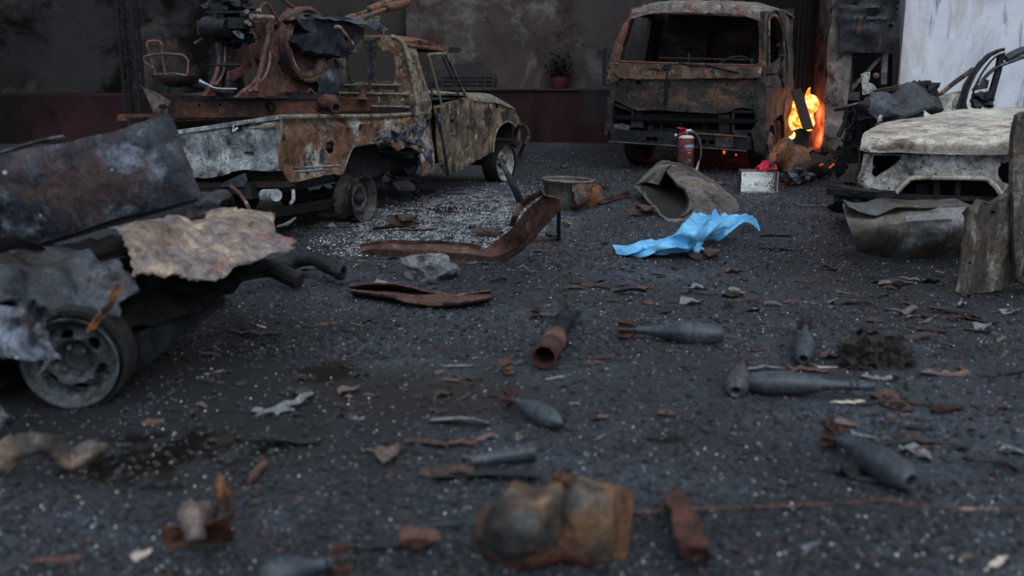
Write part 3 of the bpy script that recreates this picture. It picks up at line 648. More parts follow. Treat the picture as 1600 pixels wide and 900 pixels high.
put('front_bumper', MB().tube([h2+Z*-.42+hv*.1, h2-rv*.75+Z*-.42+hv*.14, h2-rv*1.5+Z*-.42+hv*.1], .05, 8, 3), 'rust_dark', root)
# far wing and lower body
panel('far_wing', 'rust_dark', root, FS, [(2.1, .35), (2.1, 1.0), (3.3, .98), (4.25, .95), (4.5, .8), (4.5, .5), (4.3, .7), (3.9, .7), (3.7, .4), (3.0, .3)], uv=True, th=.02, step=.2, seed=2)
# door slightly ajar
DR = Pl(SIDE.hit(742, 200)+rv*.01, (hv*math.cos(.07)-rv*math.sin(.07)))
dr = panel('door', 'cabrust', root, DR, [(684, 166), (700, 161), (731, 152), (739, 155), (743, 180), (746, 215), (748, 248), (725, 262), (700, 275), (694, 258), (690, 236), (687, 200)],
      holes=[[(704, 187), (709, 186), (709, 191), (704, 192)]], th=.05, step=.05, dent=.01, df=5, bullets=9, jag=.003, bulge=lambda u, v: .02*math.exp(-((v-.78)/.03)**2), seed=15)
put('window_frame', MB().tube([DR.hit(690, 163), DR.hit(680, 124), DR.hit(670, 87), DR.hit(672, 84)], .013, 8, 1).tube([DR.hit(670, 85), DR.hit(684, 84), DR.hit(697, 84)], .015, 8, 1), 'cabpale', dr)
put('quarter_light_post', MB().tube([DR.hit(690, 86), DR.hit(706, 122), DR.hit(719, 156)], .01, 6), 'bluesteel', dr)
put('window_frame', MB().tube([DR.hit(697, 84), DR.hit(712, 118), DR.hit(728, 152)], .013, 8), 'cabrust', dr)
put('door_edge', MB().tube([DR.hit(685, 168), DR.hit(689, 210), DR.hit(700, 273)], .02, 8, 3), 'bluesteel', dr)
# cab floor, dashboard, seat frame, steering wheel
put('cab_floor', MB().box(onside(2.75, .52, -TW/2), (1.2, TW-.1, .05), (hv, rv, Z)), 'char', root, smooth=False)
put('firewall', MB().box(onside(3.25, .72, -TW/2), (.05, TW-.12, .5), (hv, rv, Z)), 'char', root, smooth=False)
put('dashboard', MB().blob(onside(3.1, .98, -TW/2), (.12, .68, .08), 3, .5, 3, 5, (hv, rv, Z)), 'char', root)
put('seat_frame', MB().tube([onside(2.4, .6, -.2), onside(2.35, 1.08, -.2), onside(2.35, 1.1, -.65), onside(2.4, .6, -.7)], .02, 8, 3).box(onside(2.6, .68, -.45), (.4, .5, .06), (hv, rv, Z)), 'rust_dark', root)
ax = (hv*-.8+Z*.6).normalized(); c = onside(2.95, 1.05, -.4); aa = ax.cross(rv).normalized()
ringp = [c+(rv*math.cos(t)+aa*math.sin(t))*.17 for t in [2*PI*i/24 for i in range(25)]]
put('steering_wheel', MB().tube(ringp, .01, 6).tube([c, c-ax*.3], .015, 6).tube([c+rv*.17, c-rv*.17], .008, 6), 'char', root)
# far mirror
c = A(711, 76, 11.9)
put('mirror', MB().tube([A(695, 79, 11.9), A(702, 81, 11.9), A(719, 80, 11.9), A(720, 75, 11.9), A(703, 74, 11.9), A(701, 81, 11.9)], .012, 6).bar(A(703, 77.5, 11.9), A(719, 77.5, 11.9), .03, .025), 'char', root)
# ---- wheels
def steel_wheel(name, parent, c, ax, R, w, m1, m2, holes=0, tyre=False, nuts=5):
    """ax points outwards"""
    ax = ax.normalized(); a = ax.cross(Z).normalized(); b = a.cross(ax)
    wh = put(name, MB().lathe([(w/2, R), (w/2-.006, R*1.0), (w/2-.014, R*.955), (w/2-.03, R*.93), (w/2-.05, R*.86), (w*.1, R*.80), (-w*.15, R*.80), (-w/2+.05, R*.9), (-w/2+.02, R*.94), (-w/2, R)], c, ax, 48), m1, parent, th=-.007, ang=40)
    P = Pl(c+ax*(w*.12), a, b)
    if P.n.dot(ax) < 0: P.n = -P.n
    rin = R*.82
    out = [(rin*math.cos(2*PI*i/40), rin*math.sin(2*PI*i/40)) for i in range(40)]
    hs = []
    for k in range(holes):
        t = 2*PI*(k+.35)/holes; cx, cy = rin*.72*math.cos(t), rin*.72*math.sin(t)
        hs.append([(cx+math.cos(t)*R*.1*math.cos(s)-math.sin(t)*R*.15*math.sin(s), cy+math.sin(t)*R*.1*math.cos(s)+math.cos(t)*R*.15*math.sin(s)) for s in [2*PI*i/12 for i in range(12)]])
    def dish(u, v):
        r = math.hypot(u, v)/rin
        return (-.02+.045*math.exp(-((r-.62)/.2)**2)-((.05 if holes else .03) if r < (.45 if holes else .33) else 0)) if r < 1 else 0
    panel('wheel_disc', m2, wh, P, out, hs, uv=True, th=.012, step=.025, dent=.002, bulge=dish, seed=3)
    put('hub', MB().lathe([(-.06, R*.33), (-.05, R*.3), (-.05, R*.16), (-.04, 0.005)] if holes else [(-.02, R*.27), (.02, R*.26), (.03, R*.2), (.06, R*.12), (.065, 0.005)], P.o, ax, 20), 'char' if not holes else m2, wh)
    mb = MB()
    for k in range(nuts):
        t = 2*PI*k/nuts+.3; q = P.o+(a*math.cos(t)+b*math.sin(t))*R*.3; mb.lathe([(-.0, .011), (.035, .011), (.035, .0005)], q-ax*.02, ax, 6)
        put('wheel_nut', mb, m1, wh, smooth=False); mb = MB()
    if tyre: put('tyre_remains', MB().lathe([(w/2+.01, R*1.0), (w/2+.012, R*1.06), (w*.3, R*1.1), (-w*.3, R*1.1), (-w/2, R*1.05), (-w/2, R*.98)], c, ax, 40), 'tyre', wh, th=.01)
    return wh
gr = G(570, 347); fr = G(789, 283)
RR = .215
steel_wheel('rear_wheel', root, gr+Z*RR-rv*.09, rv, RR, .2, 'wheel', 'wheel')
steel_wheel('front_wheel', root, fr+Z*RR-rv*.08, (rv*.95-hv*.12), RR, .17, 'rimpale', 'rimpale', tyre=True)
steel_wheel('rear_wheel', root, gr+Z*RR-rv*1.42, -rv, RR, .2, 'wheel', 'wheel')
steel_wheel('front_wheel', root, fr+Z*RR-rv*1.4, -rv, RR, .18, 'wheel', 'wheel', tyre=True)
a = gr+Z*RR
put('rear_axle', MB().tube([a-rv*.1, a-rv*.6, a-rv*.7, a-rv*.85, a-rv*.95, a-rv*1.4], [.035, .035, .11, .12, .035, .035], 12), 'rust_dark', root)
a = fr+Z*RR
put('front_axle', MB().tube([a-rv*.1, a-rv*1.4], .04, 10), 'rust_dark', root)
put('brake_drum', MB().lathe([(-.06, .13), (.04, .14), (.04, .02)], gr+Z*RR-rv*.22, rv, 24), 'rust', root)
# bent hoop by the front bumper
c = A(818, 216, 13.2)
o = put('bent_hoop', MB().tube([G(812, 240, .03)]+[A(x, y, 12.0) for x, y in ((819, 226), (826, 214), (824, 202), (817, 195), (811, 196))]+[h2+Z*-.3+hv*.05], .022, 8, 4), 'rust', root)

# ================================================================ anti aircraft gun in the bed
gp = A(440, 150, 9.15)
gz = SIDE.pos(0, .76, 0).z
gun = thing('twin_barrel_gun', 'rusty twin barrelled anti aircraft gun standing in the pickup bed', 'gun', (gp.x, gp.y, gz+.003))
GP = SIDE.off(.52); GP2 = SIDE.off(.95)
X = Vector((1, 0, 0)); XD = Vector((0, 1, 0))
BP = Pl(A(440, 170, 9.0), X)
def slab(name, P, ol, th, m, holes=(), par=gun, **k): return panel(name, m, par, P, ol, holes, th=th, **k)
slab('base_beam', BP, [(274, 158), (350, 156), (495, 155), (496, 182), (380, 185), (274, 190)], .12, 'beam', [ell(423, 168, 8, 8, 14)], step=.07, dent=.004, bullets=3, seed=21)
slab('base_beam', BP.off(.03), [(183, 179), (274, 180), (400, 180), (400, 187), (183, 189)], .1, 'beam', step=.08, dent=.003, seed=22)
put('beam_flange', MB().bar(BP.pos(*BP.uv(274, 183), .02), BP.pos(*BP.uv(440, 181), .02), .03, .012), 'beam', gun, smooth=False)
put('beam_cap', MB().lathe([(0, .045), (.03, .05), (.04, .045), (.03, .035), (.0, .033)], BP.pos(*BP.uv(423, 168), 0), BP.n, 20), 'gunblack', gun)
slab('base_beam', Pl(A(550, 165, 9.8), X), [(522, 154), (577, 153), (577, 173), (524, 174)], .12, 'beam', step=.06, dent=.006, seed=23)
put('beam_post', MB().tube([A(566, 155, 9.75), A(566, 148, 9.75), A(566, 139, 9.75)], [.055, .035, .025], 12), 'beam', gun)
put('base_plate', MB().box(BP.pos(*BP.uv(395, 152), -.35), (1.25, .75, .035)), 'gunblack', gun, smooth=False)
mb = MB()
for k in range(46):
    t = k/46*2*PI; c = BP.pos(*BP.uv(400, 149.5), -.35); mb.box(c+X*math.cos(t)*.5+XD*math.sin(t)*.3, (.03, .03, .025))
mb.lathe([(-.012, .1), (-.012, .48), (.012, .48), (.012, .1)], BP.pos(*BP.uv(400, 151), -.35), Z, 40)
put('toothed_ring', mb, 'gunblack', gun, smooth=False)
rnd = random.Random(5)
mb = MB()
for k in range(26): mb.blob(BP.pos(*BP.uv(rnd.uniform(386, 416), rnd.uniform(142, 150)), -.05-rnd.uniform(0, .2)), (rnd.uniform(.012, .03),)*3, 1, .5, 2, k)
for k in range(8): mb.blob(BP.pos(*BP.uv(rnd.uniform(380, 470), rnd.uniform(148, 151)), -.05-rnd.uniform(0, .2)), (.012, .012, .01), 1, .5, 2, k)
tag(put('ash_lump', mb, 'ash', gun), kind='stuff')
mb = MB()
for k in range(30): mb.blob(BP.pos(*BP.uv(rnd.uniform(418, 490), rnd.uniform(143, 154)), -.05-rnd.uniform(0, .3)), (rnd.uniform(.02, .05), .03, .02), 1, .8, 2, k)
tag(put('rust_debris', mb, 'rust', gun), kind='stuff')
# cradle plates
slab('cradle_plate', GP, [(404, 33), (425, 32), (441, 33), (452, 22), (468, 40), (475, 70), (480, 105), (495, 128), (512, 142), (515, 153), (372, 152), (384, 141), (398, 131), (408, 118), (413, 100), (414, 78), (411, 60), (404, 46)],
     .05, 'gun', [ell(431, 46, 5, 8, 14), [(438, 92), (444, 99), (449, 112), (452, 125), (444, 127), (436, 124), (431, 112), (432, 100)]], step=.05, dent=.004, bullets=4, seed=24)
slab('cradle_plate', GP2, [(322, 150), (340, 122), (348, 90), (350, 58), (400, 52), (416, 74), (420, 110), (412, 135), (398, 152)],
     .05, 'gun', [[(392, 90), (404, 92), (410, 104), (409, 120), (398, 134), (386, 140), (381, 128), (384, 108)]], step=.06, dent=.006, seed=25)
put('plate_edge', MB().tube([GP.pos(*GP.uv(x, y), .02) for x, y in ((386, 143), (400, 133), (412, 117), (418, 98), (418, 76), (414, 58))], .012, 6, 4), 'gunpale', gun)
put('plate_edge', MB().tube([GP2.pos(*GP2.uv(x, y), .02) for x, y in ((334, 133), (344, 118), (348, 100), (349, 62))], .012, 6, 4), 'gunpale', gun)
slab('gusset', GP.off(.15), [(360, 112), (378, 106), (392, 92), (394, 104), (380, 118), (364, 126), (358, 124)], .03, 'rust', step=.04, dent=.006, seed=2)
# elevation ring (big wheel)
rc = GP.pos(*GP.uv(469, 70), .06)
put('elevation_ring', MB().lathe([(-.1, .325), (.04, .33), (.05, .315), (.05, .30), (.02, .285), (.0, .27)], rc, GP.n, 56), 'gun', gun, th=.012)
put('ring_rim', MB().lathe([(.0, .285), (.035, .28), (.04, .262), (.0, .245), (-.03, .24)], rc, GP.n, 56), 'gunpale', gun, th=.01)
put('ring_disc', MB().lathe([(-.02, .25), (-.05, .22), (-.06, .1), (-.02, .09), (0, .05), (.02, .04), (.02, .001)], rc, GP.n, 40), 'gun', gun, th=.008)
put('ring_lug', MB().box(rc-GP.u*.03+Z*.05+GP.n*.02, (.04, .08, .1), (GP.u, GP.n, Z)).box(rc+GP.u*.12-Z*.2, (.04, .02, .04), (GP.u, GP.n, Z)), 'gun', gun, smooth=False)
mb = MB()
for k in range(44):
    t = 2*PI*k/44; mb.box(rc+(GP.u*math.cos(t)+Z*math.sin(t))*.3+GP.n*.05, (.012, .01, .012), (GP.u, GP.n, Z))
put('ring_tooth', tag and mb, 'gunpale', gun, smooth=False)
# struts
def gt(name, pts, r, m='gun', P=GP, sm=0, n=10, w=.08): return put(name, MB().tube([P.pos(*P.uv(x, y), w) for x, y in pts], r, n, sm), m, gun)
gt('strut', [(409, 48), (398, 95), (388, 143)], .021)
gt('strut_head', [(408, 28), (409, 42), (409, 52)], .034)
gt('cross_bar', [(380, 26), (400, 27), (414, 28)], .022, 'gunpale')
gt('lifting_bracket', [(392, 20), (398, 8), (403, 6), (408, 9), (422, 31)], .014, sm=0)
gt('upper_rod', [(436, -12), (442, 0), (462, 14)], .016, w=.0)
gt('bolt_head', [(430, 32), (430, 24)], .012); gt('bolt_head', [(437, 32), (437, 26)], .014)
slab('bracket_plate', GP, [(414, 34), (423, 34), (424, 56), (415, 56)], .03, 'bluesteel', step=.05, dent=.002)
# sight head: drum, boxes, column
dr_ = A(333, 44, 8.95)
put('drum', MB().lathe([(-.04, .03), (-.04, .095), (.0, .102), (.09, .102), (.1, .085), (.22, .08)], dr_-X*.03, X*.9-XD*.45, 28, caps=True), 'gunblack', gun)
put('drum_bracket', MB().box(A(317, 43, 9.0), (.06, .14, .12), (X, XD, Z)), 'rust', gun, smooth=False)
gt('crank_handle', [(307, 68), (316, 63), (324, 57)], .014, P=BP, w=.05)
mb = MB()
for (x, y, a, b, c_, sd) in ((352, 8, .14, .12, .08, 1), (375, 14, .11, .1, .05, 2), (345, -6, .1, .1, .09, 3), (370, 34, .1, .1, .07, 4), (360, 62, .12, .1, .06, 5), (385, 60, .07, .08, .05, 6), (372, 2, .07, .05, .07, 7)):
    mb.blob(A(x, y, 9.05), (a, b, c_), 3, .45, 1.6, sd)
put('sight_mechanism', mb, 'gunblack', gun)
put('sight_plate', MB().box(A(364, 19, 8.95), (.42, .1, .02)).box(A(345, 22, 8.95), (.06, .05, .1)).box(A(381, 22, 8.9), (.05, .05, .04)), 'gunblack', gun, smooth=False)
put('gear_box', MB().box(A(371, 36, 8.9), (.16, .12, .09)).tube([A(385, 38, 8.85), A(393, 39, 8.8)], .03, 10), 'gunblack', gun, smooth=False)
mb = MB()
for x, y, s in ((386, 35, .02), (391, 38, .018), (386, 19, .022), (404, 18, .026), (393, 24, .014)): mb.blob(A(x, y, 8.75), (s, s, s), 2, .4, 2, x)
put('bolt_cluster', mb, 'gunpale', gun)
panel('melted_flap', 'melt', gun, Pl(A(372, 54, 8.75), X), [(362, 49), (372, 47), (380, 54), (381, 61), (375, 60), (368, 55)], th=.01, step=.02, dent=.02, df=9)
gt('sight_column', [(345, 60), (348, 88), (346, 108), (339, 126)], [.03, .014, .012, .012], 'gunblack', P=BP, sm=4, w=.02)
gt('valve_bar', [(334, 101), (357, 101), (380, 101)], [.008, .016, .014], 'gunblack', P=BP, w=.08)
gt('valve_knob', [(364, 99), (364, 93), (364, 91), (364, 88)], [.012, .012, .028, .028], 'gunblack', P=BP, w=.08)
gt('pedestal', [(356, 146), (356, 128), (358, 105)], [.08, .055, .04], 'gunblack', P=BP, n=14, w=-.05)
slab('pedestal_plate', BP.off(.2), [(360, 122), (376, 112), (380, 146), (358, 148)], .04, 'rust_dark', step=.05)
gt('ladle_rod', [(318, 126), (330, 131), (344, 137), (376, 138)], [.022, .008, .008, .008], 'chrome', P=BP, sm=3, w=.12)
# seat
put('seat_backrest', MB().box(A(253, 68, 9.15), (.27, .02, .09)), 'rust', gun, smooth=False)
gt('seat_loop', [(278, 131), (269, 118), (264, 98), (262, 72), (258, 65), (243, 65), (239, 70), (244, 86), (250, 108), (255, 122)], .010, 'seat', P=BP, sm=4, w=.15)
gt('armrest_hoop', [(250, 106), (238, 98), (235, 92), (240, 87), (262, 84), (290, 85), (300, 90), (303, 98), (301, 118), (294, 131)], .010, 'seat', P=BP, sm=4, w=.16)
c = A(276, 117, 8.9)
put('seat_pan', MB().lathe([(.0, .17), (-.02, .165), (-.06, .13), (-.09, .07), (-.1, .001)], c, Z, 28), 'rust_dark', gun, th=.008)
gt('seat_rim', [(247, 115), (262, 115), (276, 114), (292, 116), (308, 121)], .006, 'gunpale', P=BP, sm=3, w=.12)
gt('seat_arm', [(285, 130), (310, 134), (340, 141), (368, 146)], [.02, .035, .04, .04], 'gunblack', P=BP, w=.02)
slab('spade_plate', BP.off(-.1), [(222, 136), (245, 145), (267, 158), (262, 168), (262, 178), (241, 179), (232, 157)], .012, 'duct', [ell(255, 167, 8, 4, 10)], step=.05, dent=.006)
# receiver under its melted cover
sil = [(465, 30), (493, 29), (515, 28), (538, 26), (550, 29), (558, 40), (572, 47), (569, 57), (560, 67), (547, 83), (537, 91), (527, 87), (510, 84), (496, 84), (486, 78), (474, 80), (463, 67), (474, 59), (484, 50), (476, 42)]
slab('receiver_cover', GP.off(-.2), sil, .13, 'tarp', step=.035, dent=.03, df=7, jag=.008, seed=31, ang=40, holes=[[(537, 59), (545, 57), (552, 60), (546, 64), (539, 64)]])
sheet('cover_flap', 'tarptop', gun, [[GP.pos(*GP.uv(463, 29), .27), GP.pos(*GP.uv(500, 33), .29), GP.pos(*GP.uv(534, 41), .3)], [GP.pos(*GP.uv(470, 27), .12), GP.pos(*GP.uv(505, 29), .14), GP.pos(*GP.uv(545, 30), .16)], [GP.pos(*GP.uv(480, 27), .05), GP.pos(*GP.uv(510, 27), .05), GP.pos(*GP.uv(548, 26), .05)]], k=7, jit=.012, jf=9)
sheet('torn_edge', 'tarptop', gun, [[GP.pos(*GP.uv(536, 40), .26), GP.pos(*GP.uv(549, 48), .28), GP.pos(*GP.uv(562, 54), .27)], [GP.pos(*GP.uv(545, 29), .24), GP.pos(*GP.uv(558, 38), .27), GP.pos(*GP.uv(573, 46), .24)]], k=7, jit=.035, jf=14, rag=.006)
gt('cover_strut', [(480, 42), (487, 43), (492, 49), (508, 69)], .016, 'gunpale', P=GP, w=.3)
gt('hanging_rod', [(523, 92), (527, 112), (532, 131)], .014, 'gun', w=.0); gt('hanging_rod', [(515, 92), (521, 100), (523, 118)], .008, 'gunblack', w=.05)
gt('lock_lever', [(500, 120), (503, 104), (505, 90)], .03, 'orangecloth', w=-.05)
gt('tie_rope', [(570, 40), (576, 32), (584, 28), (592, 26), (591, 31), (583, 33)], .012, 'tan', P=GP.off(-.05), sm=4, w=0)
sheet('hanging_cloth', 'bluesteel', gun, [[GP.pos(*GP.uv(492, 108), .1), GP.pos(*GP.uv(508, 107), .12), GP.pos(*GP.uv(524, 112), .08)], [GP.pos(*GP.uv(482, 126), .12), GP.pos(*GP.uv(502, 128), .16), GP.pos(*GP.uv(521, 130), .1)], [GP.pos(*GP.uv(478, 146), .12), GP.pos(*GP.uv(498, 148), .14), GP.pos(*GP.uv(512, 147), .1)]], k=6, jit=.02, jf=6, rag=.004)
# barrels
for P, a, b, c_ in ((GP.off(-.06), (535, 39), (609, 12), (631, 5)), (GP.off(.22), (530, 34), (580, 15), (605, 5))):
    a, b, c_ = (P.pos(*P.uv(*q), 0) for q in (a, b, c_))
    br_ = put('barrel', MB().tube([a, a.lerp(b, .45), a.lerp(b, .46), b, b.lerp(c_, .02)], [.034, .03, .024, .021, .024], 16), 'barrel', gun)
    d = (c_-b).normalized()
    put('barrel_collar', MB().lathe([(-.1, .024), (-.1, .032), (-.05, .034), (-.04, .03)], b, d, 18), 'gunblack', br_, th=.002)
    put('muzzle_brake', MB().lathe([(-.05, .03), (-.04, .042), (.0, .045), (.02, .037), (.03, .046), ((c_-b).length+.04, .048), ((c_-b).length+.07, .04), ((c_-b).length+.07, .02), (.1, .015)], b, d, 20), 'barrel', br_)
# crushed bracket lying on the bed rail
o = put('crushed_casing', MB().tube([A(494, 171, 8.9), A(502, 164, 8.9), A(510, 160, 8.85), A(520, 163, 8.8), A(526, 168, 8.75)], [.03, .055, .075, .07, .045], 12, 3), 'rust', gun, jit=.02, jf=14)
put('casing_mouth', MB().lathe([(0, .045), (.01, .045), (.01, .03), (-.06, .02)], A(525, 168, 8.68), BP.n+X*.3, 20), 'rust', gun)
# ================================================================ burnt truck
TA = math.radians(27)
tu = Vector((math.cos(TA), -math.sin(TA), 0)); tb = Vector((math.sin(TA), math.cos(TA), 0))
Tc = A(1193, 100, 12.75); Tc.z = 0
TF = Pl(Tc, tu); TS = Pl(Tc, tb)
trk = thing('cab_truck', 'burnt out cab over truck with an empty windscreen opening and fire beside it', 'truck', Tc-tu*1+tb*1)
def tf(x, y, w=0): return TF.pos(*TF.uv(x, y), w)
def ts(x, y, w=0): return TS.pos(*TS.uv(x, y), w)
# cab front upper frame with windscreen opening
rim = [(952, 97), (957, 80), (963, 62), (973, 38), (984, 20), (992, 11), (1003, 7), (1060, 5), (1150, 8), (1185, 13), (1195, 18), (1196, 60), (1194, 104), (1070, 103), (960, 100)]
hole = [(966, 95), (972, 70), (983, 32), (988, 23), (996, 20), (1087, 21), (1178, 26), (1186, 30), (1188, 60), (1187, 99), (1180, 102), (1053, 99), (975, 96)]
panel('windscreen_frame', 'truckbrow', trk, TF, rim, [hole], th=.06, step=.05, dent=.008, df=6, jag=.004, seed=41, bulge=lambda u, v: -.12*max(0, v-1.75)/.4)
put('windscreen_seal', MB().tube([tf(x, y, .0) for x, y in hole+[hole[0]]], .013, 6), 'cabroof', trk)
# roof
rows = []
Lw = TF.uv(984, 20)[0]; tz = TF.uv(1060, 5)[1]
for k, (bk, dz) in enumerate(((.0, -.12), (.03, -.05), (.12, .0), (.5, .03), (1.1, .03), (1.55, -.02))):
    row = []
    for j in range(7):
        s = j/6; u = -.0+(Lw+.02)*s; edge = -.10*(abs(s-.5)*2)**4
        z = (TF.uv(1190, 14)[1]*(1-s)+TF.uv(995, 10)[1]*s)+.055+dz+edge
        q = Tc+tu*u+tb*bk; row.append((q.x, q.y, z))
    rows.append(row)
sheet('cab_roof', 'truckroof', trk, rows, k=5, th=.02, jit=.012, jf=7)
# lower front
low = [(952, 98), (1000, 99), (1060, 102), (1130, 103), (1193, 104), (1196, 150), (1192, 185), (1186, 190), (1181, 178), (1177, 171), (1160, 168), (1147, 171), (1133, 177), (1120, 178), (1060, 174), (1030, 172), (997, 173), (988, 170), (978, 166), (962, 158), (952, 156), (950, 133), (951, 112)]
fr_ = panel('front_panel', 'truckface', trk, TF.off(-.02), low, th=.03, step=.05, dent=.014, df=4, jag=.004, bullets=75, br=(.004, .011), seed=42,
      holes=[ell(998, 129, 4, 4, 9), [(1043, 102), (1047, 102), (1045, 128), (1042, 128)]], bulge=lambda u, v: .05*math.exp(-((v-1.32)/.05)**2)-.02*math.exp(-((u+.95)/.03)**2)+.02*math.sin(u*4))
panel('front_brow', 'truckbrow', trk, TF.off(-.075), [(968, 98), (1040, 101), (1120, 104), (1190, 105), (1190, 121), (1160, 122), (1100, 122), (1060, 124), (1000, 124), (968, 122), (960, 112)], th=.012, step=.04, dent=.012, df=6, jag=.006, bullets=18, br=(.003, .009), seed=43)
panel('left_corner', 'truckbrow', trk, TF.off(-.05), [(952, 98), (970, 100), (974, 115), (966, 126), (955, 130), (950, 120)], th=.02, step=.03, dent=.03, df=10, jag=.008, bullets=8, seed=44)
put('front_pipe', MB().tube([tf(1046, 100, .05), tf(1045, 125, .07), tf(1041, 165, .05)], .022, 8, 3).box(tf(1046, 104, .07), (.09, .05, .06), (tu, TF.n, Z)), 'gunblack', trk)
put('wiper', MB().tube([tf(1063, 98, .05), tf(1085, 102, .08), tf(1115, 103, .09), tf(1156, 113, .09)], .01, 6), 'gunblack', trk)
put('wiper', MB().tube([tf(1105, 100, .09), tf(1132, 107, .1), tf(1157, 113, .1)], .013, 6), 'gunblack', trk)
# lamp housings, grille cavity
def cav(name, pts, dpt, m='black'): return panel(name, m, trk, TF.off(dpt), pts, th=.02, step=.08, dent=.02, seed=6)
cav('grille_cavity', [(955, 150), (1190, 160), (1190, 215), (960, 212)], .45)
put('grille_bar', MB().bar(tf(985, 190, -.12), tf(1150, 192, -.12), .05, .05).bar(tf(990, 180, -.1), tf(1140, 182, -.1), .03, .02).bar(tf(1060, 172, -.1), tf(1061, 212, -.1), .03, .04).bar(tf(1030, 172, -.1), tf(1030, 212, -.1), .03, .03).bar(tf(1095, 176, -.15), tf(1095, 212, -.15), .03, .03), 'char', trk, smooth=False)
panel('radiator_panel', 'char', trk, TF.off(.3), [(1000, 176), (1125, 180), (1125, 208), (1000, 206)], th=.04, step=.08, dent=.02, seed=7)
for k, pts in enumerate(([(953, 158), (990, 172), (990, 200), (956, 199)], [(1143, 172), (1183, 172), (1186, 208), (1143, 208)])):
    c = [sum(q[0] for q in pts)/4, sum(q[1] for q in pts)/4]
    inner = [(c[0]+(q[0]-c[0])*.78, c[1]+(q[1]-c[1])*.75) for q in pts]
    lb = panel('headlamp_housing', 'char', trk, TF.off(.03), pts, [inner], th=.14, step=.05, dent=.01, jag=.004, seed=8+k)
panel('lamp_flange', 'concrete', trk, TF.off(-.04), [(958, 195), (972, 193), (984, 197), (983, 203), (960, 202)], th=.02, step=.04, dent=.02, seed=3)
panel('lamp_flange', 'char', trk, TF.off(-.04), [(1143, 204), (1168, 205), (1167, 212), (1148, 212)], th=.02, step=.04, dent=.02, seed=3)
panel('grille_side', 'gunblack', trk, TF.off(.02), [(990, 176), (1003, 176), (1005, 200), (988, 198)], th=.05, step=.04, dent=.02, seed=9)
panel('grille_side', 'gunblack', trk, TF.off(.02), [(1122, 180), (1140, 179), (1140, 208), (1124, 208)], th=.05, step=.04, dent=.02, seed=9)
bp_ = panel('front_bumper', 'gunblack', trk, TF.off(-.08), [(953, 200), (975, 203), (1040, 206), (1100, 209), (1172, 213), (1172, 234), (1120, 230), (1060, 227), (1000, 222), (956, 220)],
      holes=[ell(x, 216+(x-1000)*.055, 5 if x != 1093 else 3, 4, 10) for x in (1014, 1023, 1067, 1084, 1099, 1112)]+[ell(1034, 217, 2, 2, 8)], th=.06, step=.05, dent=.008, seed=10)
put('lit_bumper_edge', MB().tube([tf(956, 220, .11), tf(1000, 223, .11), tf(1060, 227, .11), tf(1120, 231, .11), tf(1170, 235, .11)], .012, 6, 2), 'wheel', trk)  # paler steel paints the lit line along the bumper's bottom edge
put('bumper_shelf', MB().bar(tf(1085, 207, .06), tf(1170, 213, .06), .1, .015), 'truckbrow', trk, smooth=False)
panel('bumper_box', 'truckdoor', trk, TF.off(-.1), [(1118, 213), (1146, 214), (1146, 231), (1118, 229)], th=.05, step=.04, dent=.01, seed=2)
panel('corner_post', 'truckface', trk, TF.off(-.03), [(1178, 118), (1196, 110), (1197, 180), (1192, 240), (1180, 238), (1173, 205), (1183, 190), (1186, 170)], th=.05, step=.04, dent=.015, df=7, jag=.006, bullets=6, seed=16)
panel('corner_post', 'char', trk, TF.off(-.02), [(949, 150), (955, 158), (957, 200), (962, 222), (955, 222), (949, 190)], th=.05, step=.04, dent=.015, df=7, jag=.006, seed=17)
# side door (seen edge on)
dd = panel('cab_door', 'truckdoor', trk, TS, [(1194, 18), (1204, 17), (1212, 20), (1218, 34), (1223, 50), (1230, 78), (1232, 100), (1232, 142), (1228, 170), (1222, 178), (1213, 183), (1206, 190), (1200, 204), (1188, 206), (1190, 150), (1194, 100)],
      holes=[[(1200, 32), (1206, 25), (1213, 27), (1219, 46), (1223, 70), (1223, 90), (1214, 98), (1200, 104)]], th=.05, step=.06, dent=.012, df=5, bullets=5, seed=18, bulge=lambda u, v: .03*math.exp(-((v-1.05)/.12)**2))
put('window_rail', MB().tube([ts(x, y, .02) for x, y in ((1199, 104), (1199, 34), (1205, 25), (1213, 27), (1220, 50), (1223, 88))], .016, 6, 2), 'cabrust', dd)
put('mirror_bracket', MB().tube([ts(x, y, .12) for x, y in ((1198, 72), (1203, 70), (1206, 90), (1207, 118), (1209, 137))], .012, 6, 3).tube([ts(x, y, .14) for x, y in ((1199, 88), (1207, 88), (1200, 112), (1204, 124), (1208, 122))], .016, 6, 3), 'gunblack', trk)
panel('rear_cab_post', 'truckdoor', trk, TS.off(-.02), [(1216, 17), (1228, 20), (1236, 34), (1239, 60), (1240, 130), (1240, 216), (1227, 218), (1225, 180), (1231, 140), (1231, 80), (1224, 45)], th=.06, step=.06, dent=.012, df=8, jag=.01, seed=19)
panel('wheel_arch', 'char', trk, TS.off(.12), [(1188, 206), (1200, 204), (1206, 190), (1214, 183), (1224, 178), (1226, 230), (1190, 235)], th=.02, step=.08, dent=.02, seed=21)
# far side of the cab: frame only, so that the wall shows through its window
Wd = -TF.uv(957, 150)[0]
FT = Pl(TS.o-tu*(Wd+.12), tb, Z+tu*.15); FT.n = tu.copy()
panel('far_door', 'truckface', trk, FT, [(.0, .45), (.0, 1.35), (.12, 1.85), (.25, 2.1), (1.5, 2.12), (1.5, .45), (1.15, .45), (1.0, .75), (.5, .75), (.4, .45)],
      [[(.12, 1.4), (.2, 1.82), (.3, 1.98), (.95, 1.98), (.95, 1.4)]], uv=True, th=.05, step=.1, dent=.01, seed=22)
